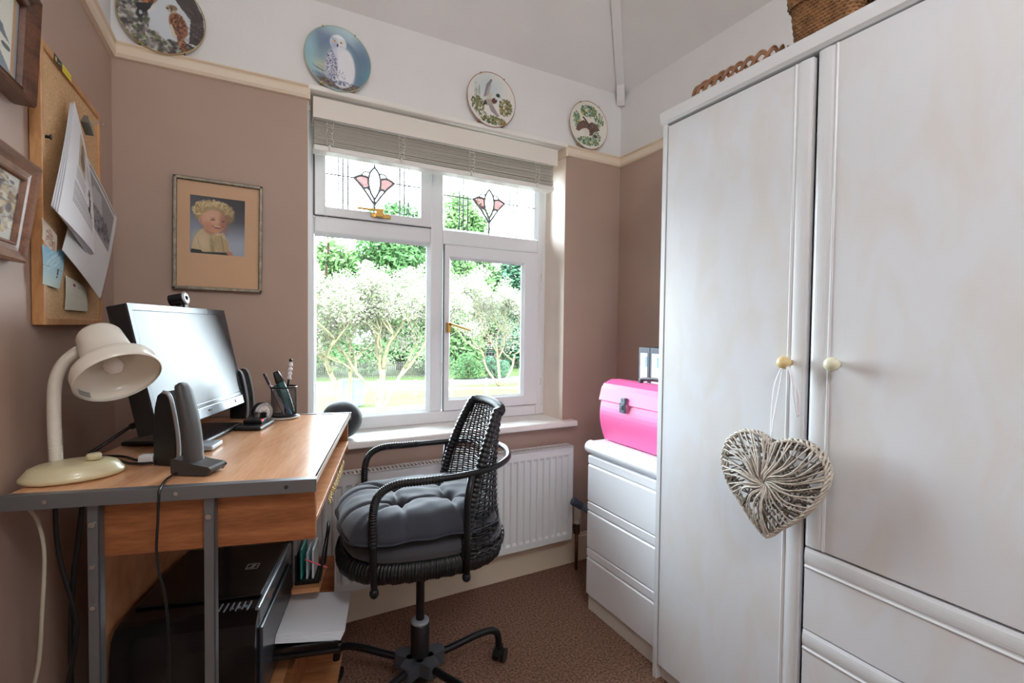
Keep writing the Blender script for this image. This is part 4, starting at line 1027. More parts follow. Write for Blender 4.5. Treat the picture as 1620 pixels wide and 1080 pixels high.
def pen(nm, label, a_, c_, r_, mat, parts=()):
    o = thing(nm, label, 'pen' if 'pen' in nm else 'case', PP)
    MB().cyl(a_, c_, r_, 12).build('barrel', mat, o); return o, Vector(a_), Vector(c_)
o, a_, c_ = pen('ballpoint_pen', 'dark pink-topped ballpoint pen leaning to the left in the pen pot', (.0, -.018, .010), (-.058, .010, .145), .004, M('pen_clear', (150, 130, 136), .2))
MB().cyl(a_.lerp(c_, .78), a_.lerp(c_, 1.06), .0048, 10).build('cap', M('pen_dark', (52, 30, 40), .3), o)
o, a_, c_ = pen('felt_pen', 'blue felt pen standing low inside the pen pot', (.020, -.025, .010), (-.016, .012, .088), .0055, M('pen_blue', (24, 82, 140), .35))
MB().cyl(a_.lerp(c_, .75), a_.lerp(c_, 1.1), .006, 10).build('cap', M('pen_blue_dark', (16, 50, 96), .3), o)
o, a_, c_ = pen('twist_pen', 'white wavy-barrelled pen with a dark tip, tallest thing in the pen pot', (.004, .020, .010), (.016, .018, .130), .004, mBlackPlastic)
b = MB(); dirv = (c_-a_).normalized(); q = [(c_+dirv*(.0+.062*i/24)) for i in range(25)]
b.tube(q, [.0075+.0016*math.sin(i*1.05) for i in range(25)], 14).build('grip', M('pen_white', (226, 220, 228), .3), o)
b = MB(); b.ball(c_+dirv*.067, .0062).build('tip', mBlackPlastic, o)
gc = thing('glasses_case', 'slim dark green pointed case leaning in the pen pot', 'case', PP)
b = MB(); p0_, p1_ = Vector((.028, .0, .012)), Vector((-.026, -.002, .160))
q = [p0_.lerp(p1_, i/16) for i in range(17)]
b.tube(q, [.006+.0115*math.sin(PI*(.08+.80*i/16)) for i in range(17)], 14, flat=.6).build('case', M('case_green', (22, 84, 84), .3, coat=.4), gc)
b = MB(); b.tube(q[12:], [.0125*math.sin(PI*(.08+.80*i/16))+.0065 for i in range(12, 17)], 14, flat=.66).build('end_cap', mBlackPlastic, gc)

# black ball on the window board
bs_ = thing('black_ball', 'matt black ball resting on the window board behind the desk corner', 'ball', (.318, 2.125, .772))
b = MB(); b.ball((0, 0, .083), .083, seg=48); pr_b = b.build('sphere', M('ball_black', (42, 44, 48), .55), bs_, subsurf=1)

# ---------------------------------------------------------------- plates on the picture rail
def plate(x, z, r_, cv, label, rim):
    o = thing('decorative_plate', label, 'plate', (x, YB-.006, z), 0, None)
    n1, n2 = 70, 180; vs_ = []; uv = []
    for i in range(n1):
        q = i/(n1-1); rr = r_*q
        dep = -.010 if q < .68 else -.010-.008*((q-.68)/.32)
        for k in range(n2):
            a = 2*PI*k/n2; vs_.append((rr*math.cos(a), dep, rr*math.sin(a))); uv.append((.5+.5*q*math.cos(a), .5+.5*q*math.sin(a)))
    b = MB(); b.add(vs_, [(i*n2+k, (i+1)*n2+k, (i+1)*n2+(k+1) % n2, i*n2+(k+1) % n2) for i in range(n1-1) for k in range(n2)], 0, True)
    colour(b.build('painted_face', mCeramic, o), cv, uv)
    T = Matrix.Rotation(R(90), 4, 'X')
    MB().lathe([(.0, .001), (r_*.5, .001), (r_*.6, .004), (r_*.995, .0168)], 60, T, cap=False).build('back', mGloss, o)
    MB().tube([(r_*math.cos(a), -.018, r_*math.sin(a)) for a in [2*PI*i/90 for i in range(90)]], .0015, 6, True).build('rim', M('rim_'+str(x), rim, .3, .6), o)
    b = MB()
    for a in (R(118), R(60), R(240), R(300)):
        b.box(r_*math.cos(a)-.002, r_*math.cos(a)+.002, -.022, .004, r_*math.sin(a)-.003, r_*math.sin(a)+.003)
    b.build('wire_hanger', mBrass, o)
rng = random.Random(2)
# falcons
cv = Canvas(260, 260, (198, 204, 208)); cv.ell(.5, .55, .3, .5, (206, 214, 220), 0, .6)
G_ = [(60, 56, 54), (110, 104, 100), (168, 164, 156), (206, 204, 196), (88, 84, 84), (84, 92, 70), (136, 128, 120)]
cv.speck(.16, .40, .18, .34, 420, G_, (.012, .03), 1.3); cv.speck(.30, .16, .22, .13, 260, G_+[(120, 136, 84)], (.01, .025), 1.3)
cv.speck(.64, .10, .26, .10, 300, G_, (.012, .028), 1.2)
cv.poly([(.68, .95), (.80, .98), (.97, .62), (.99, .35), (.90, .20), (.80, .22), (.82, .55), (.70, .70), (.64, .78)], (74, 68, 66))
for i in range(46): x_ = rng.uniform(.74, .95); y_ = rng.uniform(.25, .85); cv.line((x_, y_), (x_+.07, y_-.05), .004, rng.choice([(44, 40, 40), (120, 112, 108)]), .8)
cv.line((.78, .2), (.90, .14), .02, (40, 36, 34))
cv.ell(.68, .44, .10, .17, (146, 92, 62), 18); cv.speck(.68, .44, .085, .15, 190, [(84, 48, 30), (176, 122, 84), (60, 36, 26)], (.006, .012))
cv.ell(.72, .20, .045, .12, (130, 80, 54), 20); cv.speck(.73, .2, .04, .1, 40, [(70, 40, 28), (190, 150, 120)], (.006, .012))
cv.ell(.60, .64, .062, .055, (186, 172, 150)); cv.ell(.62, .66, .05, .035, (130, 112, 92)); cv.ell(.555, .635, .018, .012, (60, 60, 66)); cv.ell(.60, .65, .010, .010, (20, 20, 20)); cv.line((.605, .64), (.60, .60), .008, (40, 36, 34))
cv.poly([(.57, .40), (.60, .44), (.66, .28), (.64, .24)], (210, 200, 176))
cv.ell(.34, .78, .12, .17, (150, 94, 60), -12); cv.speck(.34, .78, .10, .15, 160, [(64, 40, 30), (196, 130, 84), (90, 54, 34)], (.007, .014))
cv.poly([(.20, .60), (.40, .66), (.34, .52), (.24, .46)], (36, 34, 38)); cv.ell(.25, .47, .04, .05, (44, 44, 50)); cv.ell(.26, .49, .018, .028, (176, 184, 192))
cv.poly([(.42, .64), (.44, .60), (.34, .50), (.33, .53)], (214, 218, 212))
plate(-.288, 2.318, .127, cv, 'gold-rimmed plate painted with two brown falcons on rocks, leftmost on the back wall', (196, 164, 96))
# snowy owl
cv = Canvas(260, 260, (142, 172, 186))
cv.ell(.30, .72, .28, .26, (112, 132, 160), 0, .6, .9); cv.ell(.85, .45, .18, .38, (92, 118, 150), 0, .6, .9); cv.ell(.45, .42, .3, .22, (158, 182, 190), 0, .7, .8); cv.ell(.22, .35, .16, .08, (206, 208, 170), -20, .7, .8)
cv.ell(.5, .98, .4, .1, (172, 206, 210), 0, .6, .7); cv.ell(.08, .5, .10, .4, (160, 204, 212), 0, .6, .8); cv.ell(.96, .3, .1, .2, (110, 164, 176), 0, .6, .7)
for i in range(22): y_ = rng.uniform(.2, .36); x_ = rng.uniform(.1, .26); cv.line((x_, y_), (x_+.14, y_-.04), .006, rng.choice([(96, 104, 128), (196, 204, 210)]), .6)
cv.ell(.52, .10, .34, .07, (112, 98, 92), -8, .2); cv.speck(.52, .10, .32, .06, 120, [(80, 70, 66), (150, 136, 126), (100, 92, 88)], (.008, .018), 2)
cv.ell(.54, .38, .20, .32, (226, 230, 238), 4, .05); cv.ell(.62, .40, .14, .30, (236, 238, 244), 3, .1)
cv.ell(.50, .76, .125, .125, (228, 232, 240), 0, .06); cv.ell(.44, .74, .05, .09, (176, 186, 210), 0, .5, .8)
cv.ell(.40, .40, .095, .24, (206, 210, 224), -6, .2, .9); cv.speck(.40, .38, .09, .24, 230, [(96, 100, 134), (70, 74, 104), (140, 146, 176)], (.004, .010))
cv.speck(.50, .24, .12, .12, 60, [(96, 100, 134), (150, 156, 186)], (.004, .009)); cv.speck(.58, .14, .16, .04, 70, [(120, 130, 164), (90, 96, 128)], (.005, .012))
cv.ell(.450, .785, .020, .016, (236, 196, 70)); cv.ell(.450, .785, .009, .011, (20, 20, 24)); cv.ell(.545, .778, .024, .016, (236, 196, 70)); cv.ell(.545, .778, .010, .011, (20, 20, 24))
cv.ell(.49, .725, .014, .026, (50, 54, 70)); cv.line((.43, .80), (.41, .83), .006, (90, 96, 120)); cv.line((.40, .72), (.58, .71), .004, (150, 156, 180), .6)
plate(.292, 2.328, .127, cv, 'blue plate painted with a snowy owl, on the rail left of the window', (188, 196, 170))
# duck
cv = Canvas(240, 240, (232, 230, 224)); cv.ell(.45, .72, .25, .2, (196, 214, 220), 0, .6, .8)
gr = [(96, 116, 70), (70, 92, 54), (136, 144, 96), (166, 150, 96), (150, 116, 66), (60, 76, 50)]
cv.speck(.80, .42, .14, .17, 150, gr+[(176, 130, 76)], (.010, .022)); cv.speck(.22, .38, .14, .14, 130, gr, (.009, .02)); cv.speck(.55, .14, .26, .08, 190, gr, (.009, .02)); cv.speck(.3, .24, .12, .06, 40, gr+[(210, 216, 220)], (.008, .016))
for i in range(9): x_ = .16+i*.014; cv.line((x_, .45), (x_+rng.uniform(-.02, .03), rng.uniform(.6, .82)), .004, (96, 110, 70), .8)
cv.poly([(.34, .52), (.42, .60), (.52, .88), (.49, .90), (.40, .78)], (136, 132, 136)); cv.poly([(.38, .54), (.46, .60), (.50, .84), (.44, .74)], (176, 170, 168))
cv.poly([(.38, .50), (.46, .62), (.52, .66), (.50, .50)], (206, 200, 184))
cv.ell(.46, .46, .14, .055, (176, 164, 150), 16); cv.ell(.57, .51, .06, .05, (84, 54, 46), 30); cv.poly([(.33, .38), (.38, .50), (.42, .42)], (44, 42, 48))
cv.line((.60, .55), (.64, .60), .022, (226, 226, 224)); cv.ell(.645, .625, .042, .036, (30, 66, 50)); cv.line((.68, .62), (.71, .595), .010, (180, 170, 90))
cv.poly([(.44, .42), (.54, .42), (.68, .24), (.64, .22), (.50, .30)], (158, 148, 146))
plate(.978, 2.325, .125, cv, 'white plate painted with a flying mallard duck, above the middle of the window', (176, 110, 84))
# brown bird in leaves
cv = Canvas(240, 240, (234, 230, 218)); gr2 = [(76, 112, 92), (96, 136, 112), (126, 150, 90), (196, 186, 92), (56, 92, 76), (150, 182, 176)]
cv.speck(.50, .80, .22, .12, 150, gr2, (.012, .026)); cv.speck(.78, .66, .12, .14, 60, gr2, (.012, .024)); cv.speck(.20, .58, .10, .16, 80, gr2, (.012, .024)); cv.speck(.50, .17, .28, .09, 190, gr2, (.010, .022)); cv.speck(.72, .30, .12, .12, 70, gr2, (.01, .02))
cv.poly([(.18, .36), (.24, .52), (.38, .60), (.52, .54), (.58, .40), (.46, .44), (.36, .42), (.26, .34)], (104, 80, 70)); cv.poly([(.50, .54), (.60, .60), (.74, .56), (.82, .46), (.74, .42), (.60, .38)], (112, 88, 78))
cv.poly([(.34, .66), (.38, .68), (.58, .50), (.54, .48)], (92, 70, 62)); cv.ell(.60, .40, .06, .11, (96, 72, 62), -30); cv.ell(.70, .31, .05, .035, (92, 68, 60)); cv.speck(.44, .48, .22, .08, 80, [(70, 52, 46), (140, 112, 98)], (.005, .012))
cv.poly([(.36, .40), (.50, .42), (.56, .34), (.44, .32)], (226, 220, 200))
plate(1.546, 2.325, .1225, cv, 'white plate painted with a brown game bird among leaves, rightmost above the window', (190, 150, 120))

# ---------------------------------------------------------------- framed portrait of a child
fp = thing('framed_portrait', 'silver framed old tinted photograph of a smiling curly-haired child in a buff mount', 'picture', (-.123, YB-.002, 1.577))
fp.rotation_euler = (0, R(.6), 0)
fw, fh = .283, .405
mFr = M('antique_silver', (136, 128, 114), .4, .5, bump=(160, .7, .002), noise=(80, .3))
b = MB()
for s_ in (-1, 1):
    b.box(s_*fw/2-(.013 if s_ > 0 else 0), s_*fw/2+(.013 if s_ < 0 else 0), -.020, -.001, -fh/2, fh/2); b.box(-fw/2, fw/2, -.020, -.001, s_*fh/2-(.013 if s_ > 0 else 0), s_*fh/2+(.013 if s_ < 0 else 0))
b.build('frame', mFr, fp, bevel=.004, seg=3)
MB().box(-fw/2+.01, fw/2-.01, -.010, -.002, -fh/2+.01, fh/2-.01).build('mount', M('mount_buff', (218, 178, 142), .7, noise=(3, .06)), fp)
cv = Canvas(210, 250, (120, 128, 140)); 
g = np.clip((cv.Y*.9+cv.X*.35-.25), 0, 1)[..., None]
cv.a[:] = np.array((150, 162, 180))*(1-g)+np.array((38, 34, 38))*g
cv.ell(.80, .15, .45, .25, (176, 186, 202), 10, .7, .9); cv.ell(.05, .35, .25, .25, (150, 162, 182), 0, .7, .8)
hair = [(206, 184, 136), (176, 150, 104), (226, 208, 164), (150, 124, 84), (192, 168, 120), (214, 194, 150)]
# shirt
cv.poly([(.03, .0), (.03, .12), (.07, .26), (.17, .40), (.27, .46), (.45, .40), (.60, .35), (.69, .25), (.72, .12), (.74, .0)], (206, 186, 146))
cv.ell(.20, .18, .14, .18, (222, 204, 166), 20, .6, .8); cv.poly([(.44, .34), (.60, .34), (.70, .22), (.70, .05), (.50, .06), (.42, .2)], (190, 168, 128)); cv.ell(.40, .14, .04, .16, (150, 130, 98), 8, .6, .7)
for i in range(14): x_ = rng.uniform(.1, .6); cv.line((x_, rng.uniform(.12, .3)), (x_+rng.uniform(-.05, .05), rng.uniform(.05, .2)), .008, rng.choice([(170, 150, 112), (226, 208, 172)]), .6)
cv.poly([(.24, .46), (.30, .40), (.48, .33), (.56, .36), (.46, .41), (.32, .49)], (224, 206, 168)); cv.poly([(.50, .36), (.60, .40), (.66, .28), (.58, .30)], (214, 194, 156)); cv.line((.56, .34), (.61, .06), .010, (140, 120, 90))
cv.poly([(.02, 0), (.02, .07), (.20, .06), (.22, .03), (.66, .05), (.70, .02), (.70, 0)], (52, 60, 62)); cv.ell(.72, .03, .06, .035, (190, 134, 108), -20, .3)
cv.ell(.38, .43, .11, .08, (176, 122, 98), 0, .4)
# hair mass, face, then curls over the brow
cv.ell(.42, .77, .34, .155, (176, 152, 108), 0, .15); cv.ell(.20, .70, .13, .13, (168, 144, 102), 0, .2); cv.ell(.70, .70, .10, .13, (150, 126, 88), 0, .2)
cv.ell(.205, .575, .050, .075, (206, 150, 122), 0, .2); cv.ell(.21, .57, .025, .045, (164, 108, 86), 0, .5)
cv.ell(.43, .575, .225, .195, (216, 164, 134), -6, .05); cv.ell(.36, .64, .15, .11, (228, 184, 154), 0, .7, .8); cv.ell(.44, .44, .13, .07, (206, 150, 122), 0, .5, .6); cv.ell(.62, .58, .08, .17, (160, 110, 90), 0, .7, .75); cv.ell(.30, .48, .08, .07, (188, 132, 108), 0, .7, .5)
for i in range(520):
    a = rng.uniform(-.25, PI+.55); r_ = rng.uniform(.62, 1.08); x_, y_ = .42+.34*r_*math.cos(a), .755+.165*r_*math.sin(a)
    if y_ < .69 and .27 < x_ < .62: continue
    q = rng.uniform(.010, .024); c_ = rng.choice(hair); c_ = tuple(v_*(1.05-.35*max(0, x_-.45)) for v_ in c_)
    a1 = rng.uniform(0, 2*PI)
    for k in range(5): cv.ell(x_+q*math.cos(a1+k*.55), y_+q*math.sin(a1+k*.55), .009, .008, c_, 0, .5, .75)
# eyes, brows, nose, smile
for ex, ey, k_ in ((.405, .607, 1), (.590, .592, .85)):
    cv.ell(ex, ey, .040*k_, .018, (150, 104, 84), 6, .5, .8); cv.ell(ex, ey-.002, .028*k_, .011, (74, 50, 44), 6, .4); cv.ell(ex-.008, ey+.003, .006, .005, (220, 210, 200), 0, .4)
    cv.line((ex-.045*k_, ey+.036), (ex+.042*k_, ey+.040), .009, (166, 124, 92), .7)
cv.ell(.515, .548, .026, .016, (176, 118, 96), 0, .5, .8); cv.ell(.505, .565, .016, .025, (232, 186, 158), 0, .6, .8)
cv.line((.40, .497), (.45, .472), .011, (130, 72, 60)); cv.line((.45, .472), (.53, .468), .013, (130, 70, 58)); cv.line((.53, .468), (.58, .492), .010, (130, 72, 60)); cv.line((.43, .490), (.55, .486), .009, (222, 208, 194)); cv.line((.45, .452), (.53, .450), .010, (196, 126, 108), .7)
cv.ell(.34, .525, .05, .04, (222, 142, 120), 0, .8, .5); cv.ell(.60, .52, .035, .04, (176, 104, 90), 0, .8, .5)
pwid, phgt = .172, .208
painted('photograph', cv, lambda u, v: (-.004+pwid*(u-.5), -.0108, .036+phgt*(v-.5)), 200, 240, mPrint, fp)
MB().box(-fw/2+.012, fw/2-.012, -.0145, -.013, -fh/2+.012, fh/2-.012).build('glass', glass_mat('picture_glass', (1, 1, 1), 1.12), fp)

# ---------------------------------------------------------------- pictures on the left wall
mFrW = wood('frame_walnut', (150, 108, 84), (104, 70, 52), (9, 2, 9), 2, .35)
mFrD = wood('frame_dark_oak', (112, 70, 46), (60, 34, 22), (9, 2, 9), 2, .3)
def deep_frame(name, label, y0, y1, z0, z1, wdt, proj, mat, tilt, canvas, wallx):
    o = thing(name, label, 'picture', (wallx, (y0+y1)/2, z0)); o.rotation_euler = (0, tilt, 0)
    w2, h2 = (y1-y0)/2, z1-z0
    prof = [(0, 0), (proj*.9, .0), (proj, wdt*.12), (proj*.86, wdt*.3), (proj*.62, wdt*.55), (proj*.55, wdt*.8), (proj*.62, wdt*.86), (proj*.55, wdt*.94), (proj*.30, wdt), (0, wdt)]
    vs_ = []
    for (d_, t_) in prof:
        for (yy, zz) in ((-w2+t_, t_), (w2-t_, t_), (w2-t_, h2-t_), (-w2+t_, h2-t_)): vs_.append((d_, yy, zz))
    n = len(prof)
    MB().add(vs_, [(i*4+k, i*4+(k+1) % 4, (i+1)*4+(k+1) % 4, (i+1)*4+k) for i in range(n-1) for k in range(4)]).build('frame', mat, o)
    painted('picture', canvas, lambda u, v: (proj*.28, w2-wdt-(2*w2-2*wdt)*(1-u), wdt+(h2-2*wdt)*v), 130, 130, mPrint, o)
    MB().box(proj*.31, proj*.33, -w2+wdt*.98, w2-wdt*.98, wdt*.98, h2-wdt*.98).build('glass', glass_mat('frame_glass_'+name, (1, 1, 1), 1.03), o)
    return o
cv = Canvas(140, 140, (206, 206, 196)); cv.speck(.5, .5, .55, .55, 320, [(196, 180, 150), (226, 222, 208), (120, 104, 104), (150, 120, 84), (176, 168, 160), (90, 80, 92), (214, 196, 150)], (.02, .05), 1.6)
for i in range(60): x_, y_ = rng.uniform(0, 1), rng.uniform(0, 1); cv.line((x_, y_), (x_+rng.uniform(-.2, .2), y_+rng.uniform(-.1, .1)), .006, rng.choice([(230, 220, 190), (120, 90, 60), (200, 170, 110)]), .8)
deep_frame('framed_picture', 'chunky light walnut picture frame leaning out from the left wall, lower of the two', .98, 1.308, 1.371, 1.565, .038, .024, mFrW, R(8), cv, XL+.002)
cv = Canvas(140, 140, (226, 226, 214)); cv.poly([(.55, .6), (.80, .55), (.90, .40), (.7, .45)], (110, 120, 130)); cv.ell(.86, .33, .06, .03, (90, 96, 100)); cv.poly([(.5, .3), (.8, .22), (.95, .05), (.5, .0)], (130, 144, 156)); cv.poly([(.93, 0), (1, 0), (1, 1), (.93, 1)], (190, 150, 110)); cv.poly([(.965, 0), (1, 0), (1, 1), (.965, 1)], (170, 176, 180))
deep_frame('framed_picture', 'dark oak picture frame high on the left wall, above the walnut one', .95, 1.335, 1.690, 1.905, .030, .035, mFrD, R(3), cv, XL+.002)

# ---------------------------------------------------------------- cork board and what is pinned on it
cb = thing('cork_board', 'wood-framed cork notice board with papers pinned on it on the left wall', 'notice board', (XL+.001, 1.627, 1.245))
mCork = M('cork', (206, 168, 124), .9, noise=(220, .22), bump=(300, .5, .001))
mPine = wood('pine_frame', (208, 158, 106), (180, 126, 78), (9, 2, 2), 2, .4)
b = MB(); y0, y1, zz = -.222, .222, .624
b.box(0, .022, y0, y0+.016, 0, zz).box(0, .022, y1-.016, y1, 0, zz).box(0, .022, y0+.016, y1-.016, 0, .016).box(0, .022, y0+.016, y1-.016, zz-.016, zz)
b.build('frame', mPine, cb, bevel=.002)
MB().box(.002, .017, y0+.015, y1-.015, .015, zz-.015).build('cork_panel', mCork, cb)
XC = XL+.019
def sheet_thing(name, label, cat, corners, cv, bul=.01, nu=60, nv=80, group=None, twist=0.):
    """corners TL, TR, BR, BL in world"""
    TL, TR, BR, BL = [Vector(c) for c in corners]; o0 = TL
    o = thing(name, label, cat, tuple(o0), 0, group)
    def fn(u, v):
        t = TL.lerp(TR, u); q = BL.lerp(BR, u); p = t.lerp(q, 1-v)-o0
        p.x += bul*math.sin(PI*u)*.6+bul*math.sin(PI*v)*.6+twist*u*(1-v); return p
    painted('sheet', cv, fn, nu, nv, mPrint, o, .0004); return o
WHT = (232, 233, 238)
# newspaper cutting, behind
cv = Canvas(120, 160, (216, 216, 216)); cv.poly([(.12, .50), (.90, .50), (.90, .93), (.12, .93)], (140, 140, 142)); cv.speck(.5, .62, .38, .10, 150, [(70, 70, 74), (100, 100, 104), (130, 130, 134)], (.01, .03)); cv.poly([(.2, .7), (.6, .72), (.5, .88), (.3, .86)], (176, 176, 178)); cv.text(.15, .9, .94, .99, 1, (70, 70, 70))
sheet_thing('newspaper_cutting', 'large newspaper page with a grey photograph, hanging behind the clipped papers', 'newspaper', [(-.398, 1.640, 1.700), (-.385, 1.905, 1.579), (-.385, 1.716, 1.315), (-.398, 1.470, 1.419)], cv, .004)
# clipped stack
def doc_canvas():
    cv = Canvas(150, 210, WHT)
    cv.poly([(.30, .60), (.58, .60), (.58, .93), (.30, .93)], (196, 182, 162)); cv.ell(.44, .80, .07, .09, (140, 124, 108)); cv.ell(.45, .72, .09, .07, (120, 106, 92))
    cv.text(.64, .95, .70, .88, 9); cv.text(.28, .60, .46, .58, 6)
    cv.ell(.78, .62, .045, .035, (20, 20, 22)); cv.poly([(.70, .58), (.84, .58), (.82, .42), (.88, .36), (.72, .40)], (24, 24, 26)); cv.ell(.74, .50, .03, .07, (230, 230, 232))
    cv.text(.25, .92, .22, .42, 9, (80, 80, 84), .7); return cv
doc = doc_canvas(); plain = Canvas(40, 40, (224, 225, 230))
lab = ['loose white sheet hanging rearmost in the clipped bunch on the cork board', 'white sheet second from the wall in the clipped bunch on the cork board', 'white sheet just behind the printed page in the clipped bunch', 'front printed page with a dark figure, held by the bulldog clip on the cork board']
for k in range(4):
    dx = k*.0022; e_ = (3-k)
    TL = (-.402+dx, 1.560-.0015*e_, 1.796-.002*e_); TR = (-.400+dx, 1.676+.002*e_, 1.640); BR = (-.390+dx, 1.657-.006*e_, 1.436-.004*e_); BL = (-.384+dx, 1.372-.005*e_, 1.486+.004*e_)
    sheet_thing('paper_sheet', lab[k], 'paper', [TL, TR, BR, BL], doc if k == 3 else plain, .004, 150 if k == 3 else 24, 200 if k == 3 else 30)
bc = thing('bulldog_clip', 'grey metal bulldog clip holding the bunch of papers on the cork board', 'clip', (-.386, 1.625, 1.762)); bc.rotation_euler = (R(-28), 0, R(0))
b = MB(); b.prism([(-.009, -.012), (.009, -.012), (.004, .012), (-.004, .012)], 'y', -.022, .022).build('jaw', M('clip_grey', (132, 134, 130), .35, .6), bc, bevel=.001)
b = MB(); b.tube(sm([(.005, -.010, .010), (.012, .002, .012), (.018, .014, .030), (.020, .034, .040), (.018, .030, .050), (.014, .014, .036), (.006, .010, .010)], 5), .0012, 6).build('wire_loop', mChrome, bc)
cv = Canvas(60, 80, (206, 186, 164)); cv.poly([(.2, .1), (.85, .1), (.85, .6), (.5, .9), (.2, .6)], (176, 140, 116)); cv.speck(.5, .4, .3, .3, 60, [(120, 80, 60), (226, 214, 200), (150, 110, 90)], (.02, .05))
sheet_thing('photo_print', 'small faded print of a brown building at the left edge of the cork board', 'photo', [(XC+.003, 1.397, 1.478), (XC+.006, 1.478, 1.452), (XC+.004, 1.470, 1.398), (XC+.003, 1.398, 1.432)], cv, .002)
cv = Canvas(90, 110, (150, 190, 206)); cv.a[:] = np.array((186, 200, 190))*(1-cv.Y[..., None])+np.array((110, 168, 196))*cv.Y[..., None]
for i in range(24): x_ = rng.uniform(0, .8); y_ = rng.uniform(.5, .95); cv.line((x_, y_-.1), (x_+.25, y_+.08), .02, (196, 214, 216), .5)
cv.line((0, .50), (1, .47), .006, (110, 120, 116)); cv.poly([(.68, .34), (.76, .34), (.76, .50), (.68, .50)], (40, 46, 48)); cv.poly([(.66, .26), (.74, .26), (.74, .31), (.66, .31)], (50, 56, 56))
sheet_thing('postcard', 'pale blue seaside postcard on the lower left of the cork board', 'postcard', [(XC+.003, 1.397, 1.420), (XC+.005, 1.532, 1.420), (XC+.005, 1.490, 1.329), (XC+.003, 1.397, 1.334)], cv, .002)
cv = Canvas(70, 80, (216, 214, 200)); cv.ell(.35, .82, .055, .05, (140, 30, 44)); cv.line((.15, .5), (.7, .48), .008, (176, 174, 164), .7); cv.ell(.55, .8, .03, .02, (80, 80, 80))
sheet_thing('paper_card', 'small cream card with a red pin at the bottom of the cork board', 'card', [(XC+.003, 1.541, 1.366), (XC+.004, 1.70, 1.347), (XC+.004, 1.702, 1.282), (XC+.003, 1.533, 1.282)], cv, .0015)
dp = thing('drawing_pin', 'single black pin stuck in the bare cork left of the papers', 'pin', (XC, 1.437, 1.664))
MB().cyl((-.002, 0, 0), (.008, 0, 0), .0035, 12).cyl((.008, 0, 0), (.010, 0, 0), .006, 12).build('head', mBlackPlastic, dp)
cv = Canvas(80, 24, (232, 214, 60)); cv.poly([(0, 0), (.45, 0), (.45, 1), (0, 1)], (44, 44, 40)); cv.poly([(.06, .2), (.14, .2), (.14, .8), (.06, .8)], (214, 208, 120)); cv.line((.2, .3), (.4, .7), .04, (220, 216, 170), .7); cv.line((.5, .55), (.95, .5), .05, (150, 136, 40), .7)
sheet_thing('product_label', 'yellow and black sticker on the top edge of the cork board frame', 'label', [(XL+.0240, 1.478, 1.869), (XL+.0240, 1.592, 1.869), (XL+.0240, 1.592, 1.851), (XL+.0240, 1.478, 1.851)], cv, .0, 60, 16)

# ---------------------------------------------------------------- pendant fitting added out of view to dress the fill light
lf = thing('added_pendant', 'white pendant fitting added unseen behind the viewpoint to go with the fill light', 'lamp', (.25, -.5, 2.88))
MB().lathe([(0, 0), (.05, 0), (.05, -.02), (.02, -.03), (0, -.03)], 24).build('ceiling_rose', mGloss, lf)
MB().cyl((0, 0, -.03), (0, 0, -.26), .004, 8).build('flex', mGloss, lf)
MB().lathe([(0, -.26), (.018, -.26), (.022, -.33), (0, -.33)], 20).build('lamp_holder', mGloss, lf)

# ---------------------------------------------------------------- outdoors
GZ = -3.0
mGrass = M('grass', (62, 76, 42), .9, noise=(1.2, .25), spec=.1)
mVerge = M('verge', (74, 80, 52), .9, noise=(2, .2), spec=.1)
mRoad = M('road_asphalt', (66, 66, 72), .85, noise=(4, .1))
mPave = M('pale_paving', (104, 101, 95), .85, noise=(3, .08))
b = MB(); b.box(-60, 90, 2.8, 25.6, GZ-.3, GZ-.02, 3); b.box(-60, 90, 25.6, 33, GZ-.3, GZ-.01, 1); b.box(-60, 90, 33, 37.2, GZ-.3, GZ, 2); b.box(-60, 90, 37.2, 120, GZ-.3, GZ, 0)
g_ = b.build('ground', [mGrass, mVerge, mRoad, mPave]); g_['kind'] = 'structure'
mFence = M('fence_white', (196, 192, 180), .7)
fe = thing('rail_fence', 'low white post and rail fence along the near side of the road', 'fence', (0, 29.6, GZ))
b = MB()
def fy(x_): return 30.9-x_*.26-29.6
for z in (.42, .92):
    b.add([(x_, fy(x_)+dy, z+dz) for x_ in (-12, 34) for dy in (-.03, .03) for dz in (-.05, .05)], [(0, 1, 3, 2), (4, 6, 7, 5), (0, 4, 5, 1), (2, 3, 7, 6), (0, 2, 6, 4), (1, 5, 7, 3)])
b.build('rail', mFence, fe)
for i in range(20):
    x_ = -8.6+i*2.15; MB().box(x_-.06, x_+.06, fy(x_)-.06, fy(x_)+.06, 0, 1.05).build('post', mFence, fe)
pkf = thing('picket_fence', 'dark vertical pale fence in front of the green trees across the road', 'fence', (0, 40, GZ))
mPk = M('picket_dark', (52, 50, 42), .8, noise=(3, .2)); b = MB()
for i in range(150):
    x_ = -6+i*.135; b.box(x_-.035, x_+.035, -.02-x_*.15, .02-x_*.15, .12, 1.45)
for z in (.35, 1.15): b.add([(x_, -x_*.15+dy, z+dz) for x_ in (-6, 14.2) for dy in (.02, .06) for dz in (-.04, .04)], [(0, 1, 3, 2), (4, 6, 7, 5), (0, 4, 5, 1), (2, 3, 7, 6), (0, 2, 6, 4), (1, 5, 7, 3)])
b.build('pale', mPk, pkf)['kind'] = 'stuff'
ub = thing('utility_cabinet', 'pale turquoise street cabinet standing by the rail fence', 'cabinet', (4.5, 26.6, GZ))
MB().box(-.55, .55, -.25, .25, 0, 1.35).box(-.58, .58, -.28, .28, 1.35, 1.42).box(-.5, -.01, -.27, -.25, .08, 1.28).box(.01, .5, -.27, -.25, .08, 1.28).build('case', M('turquoise_paint', (96, 134, 130), .6), ub, bevel=.01)

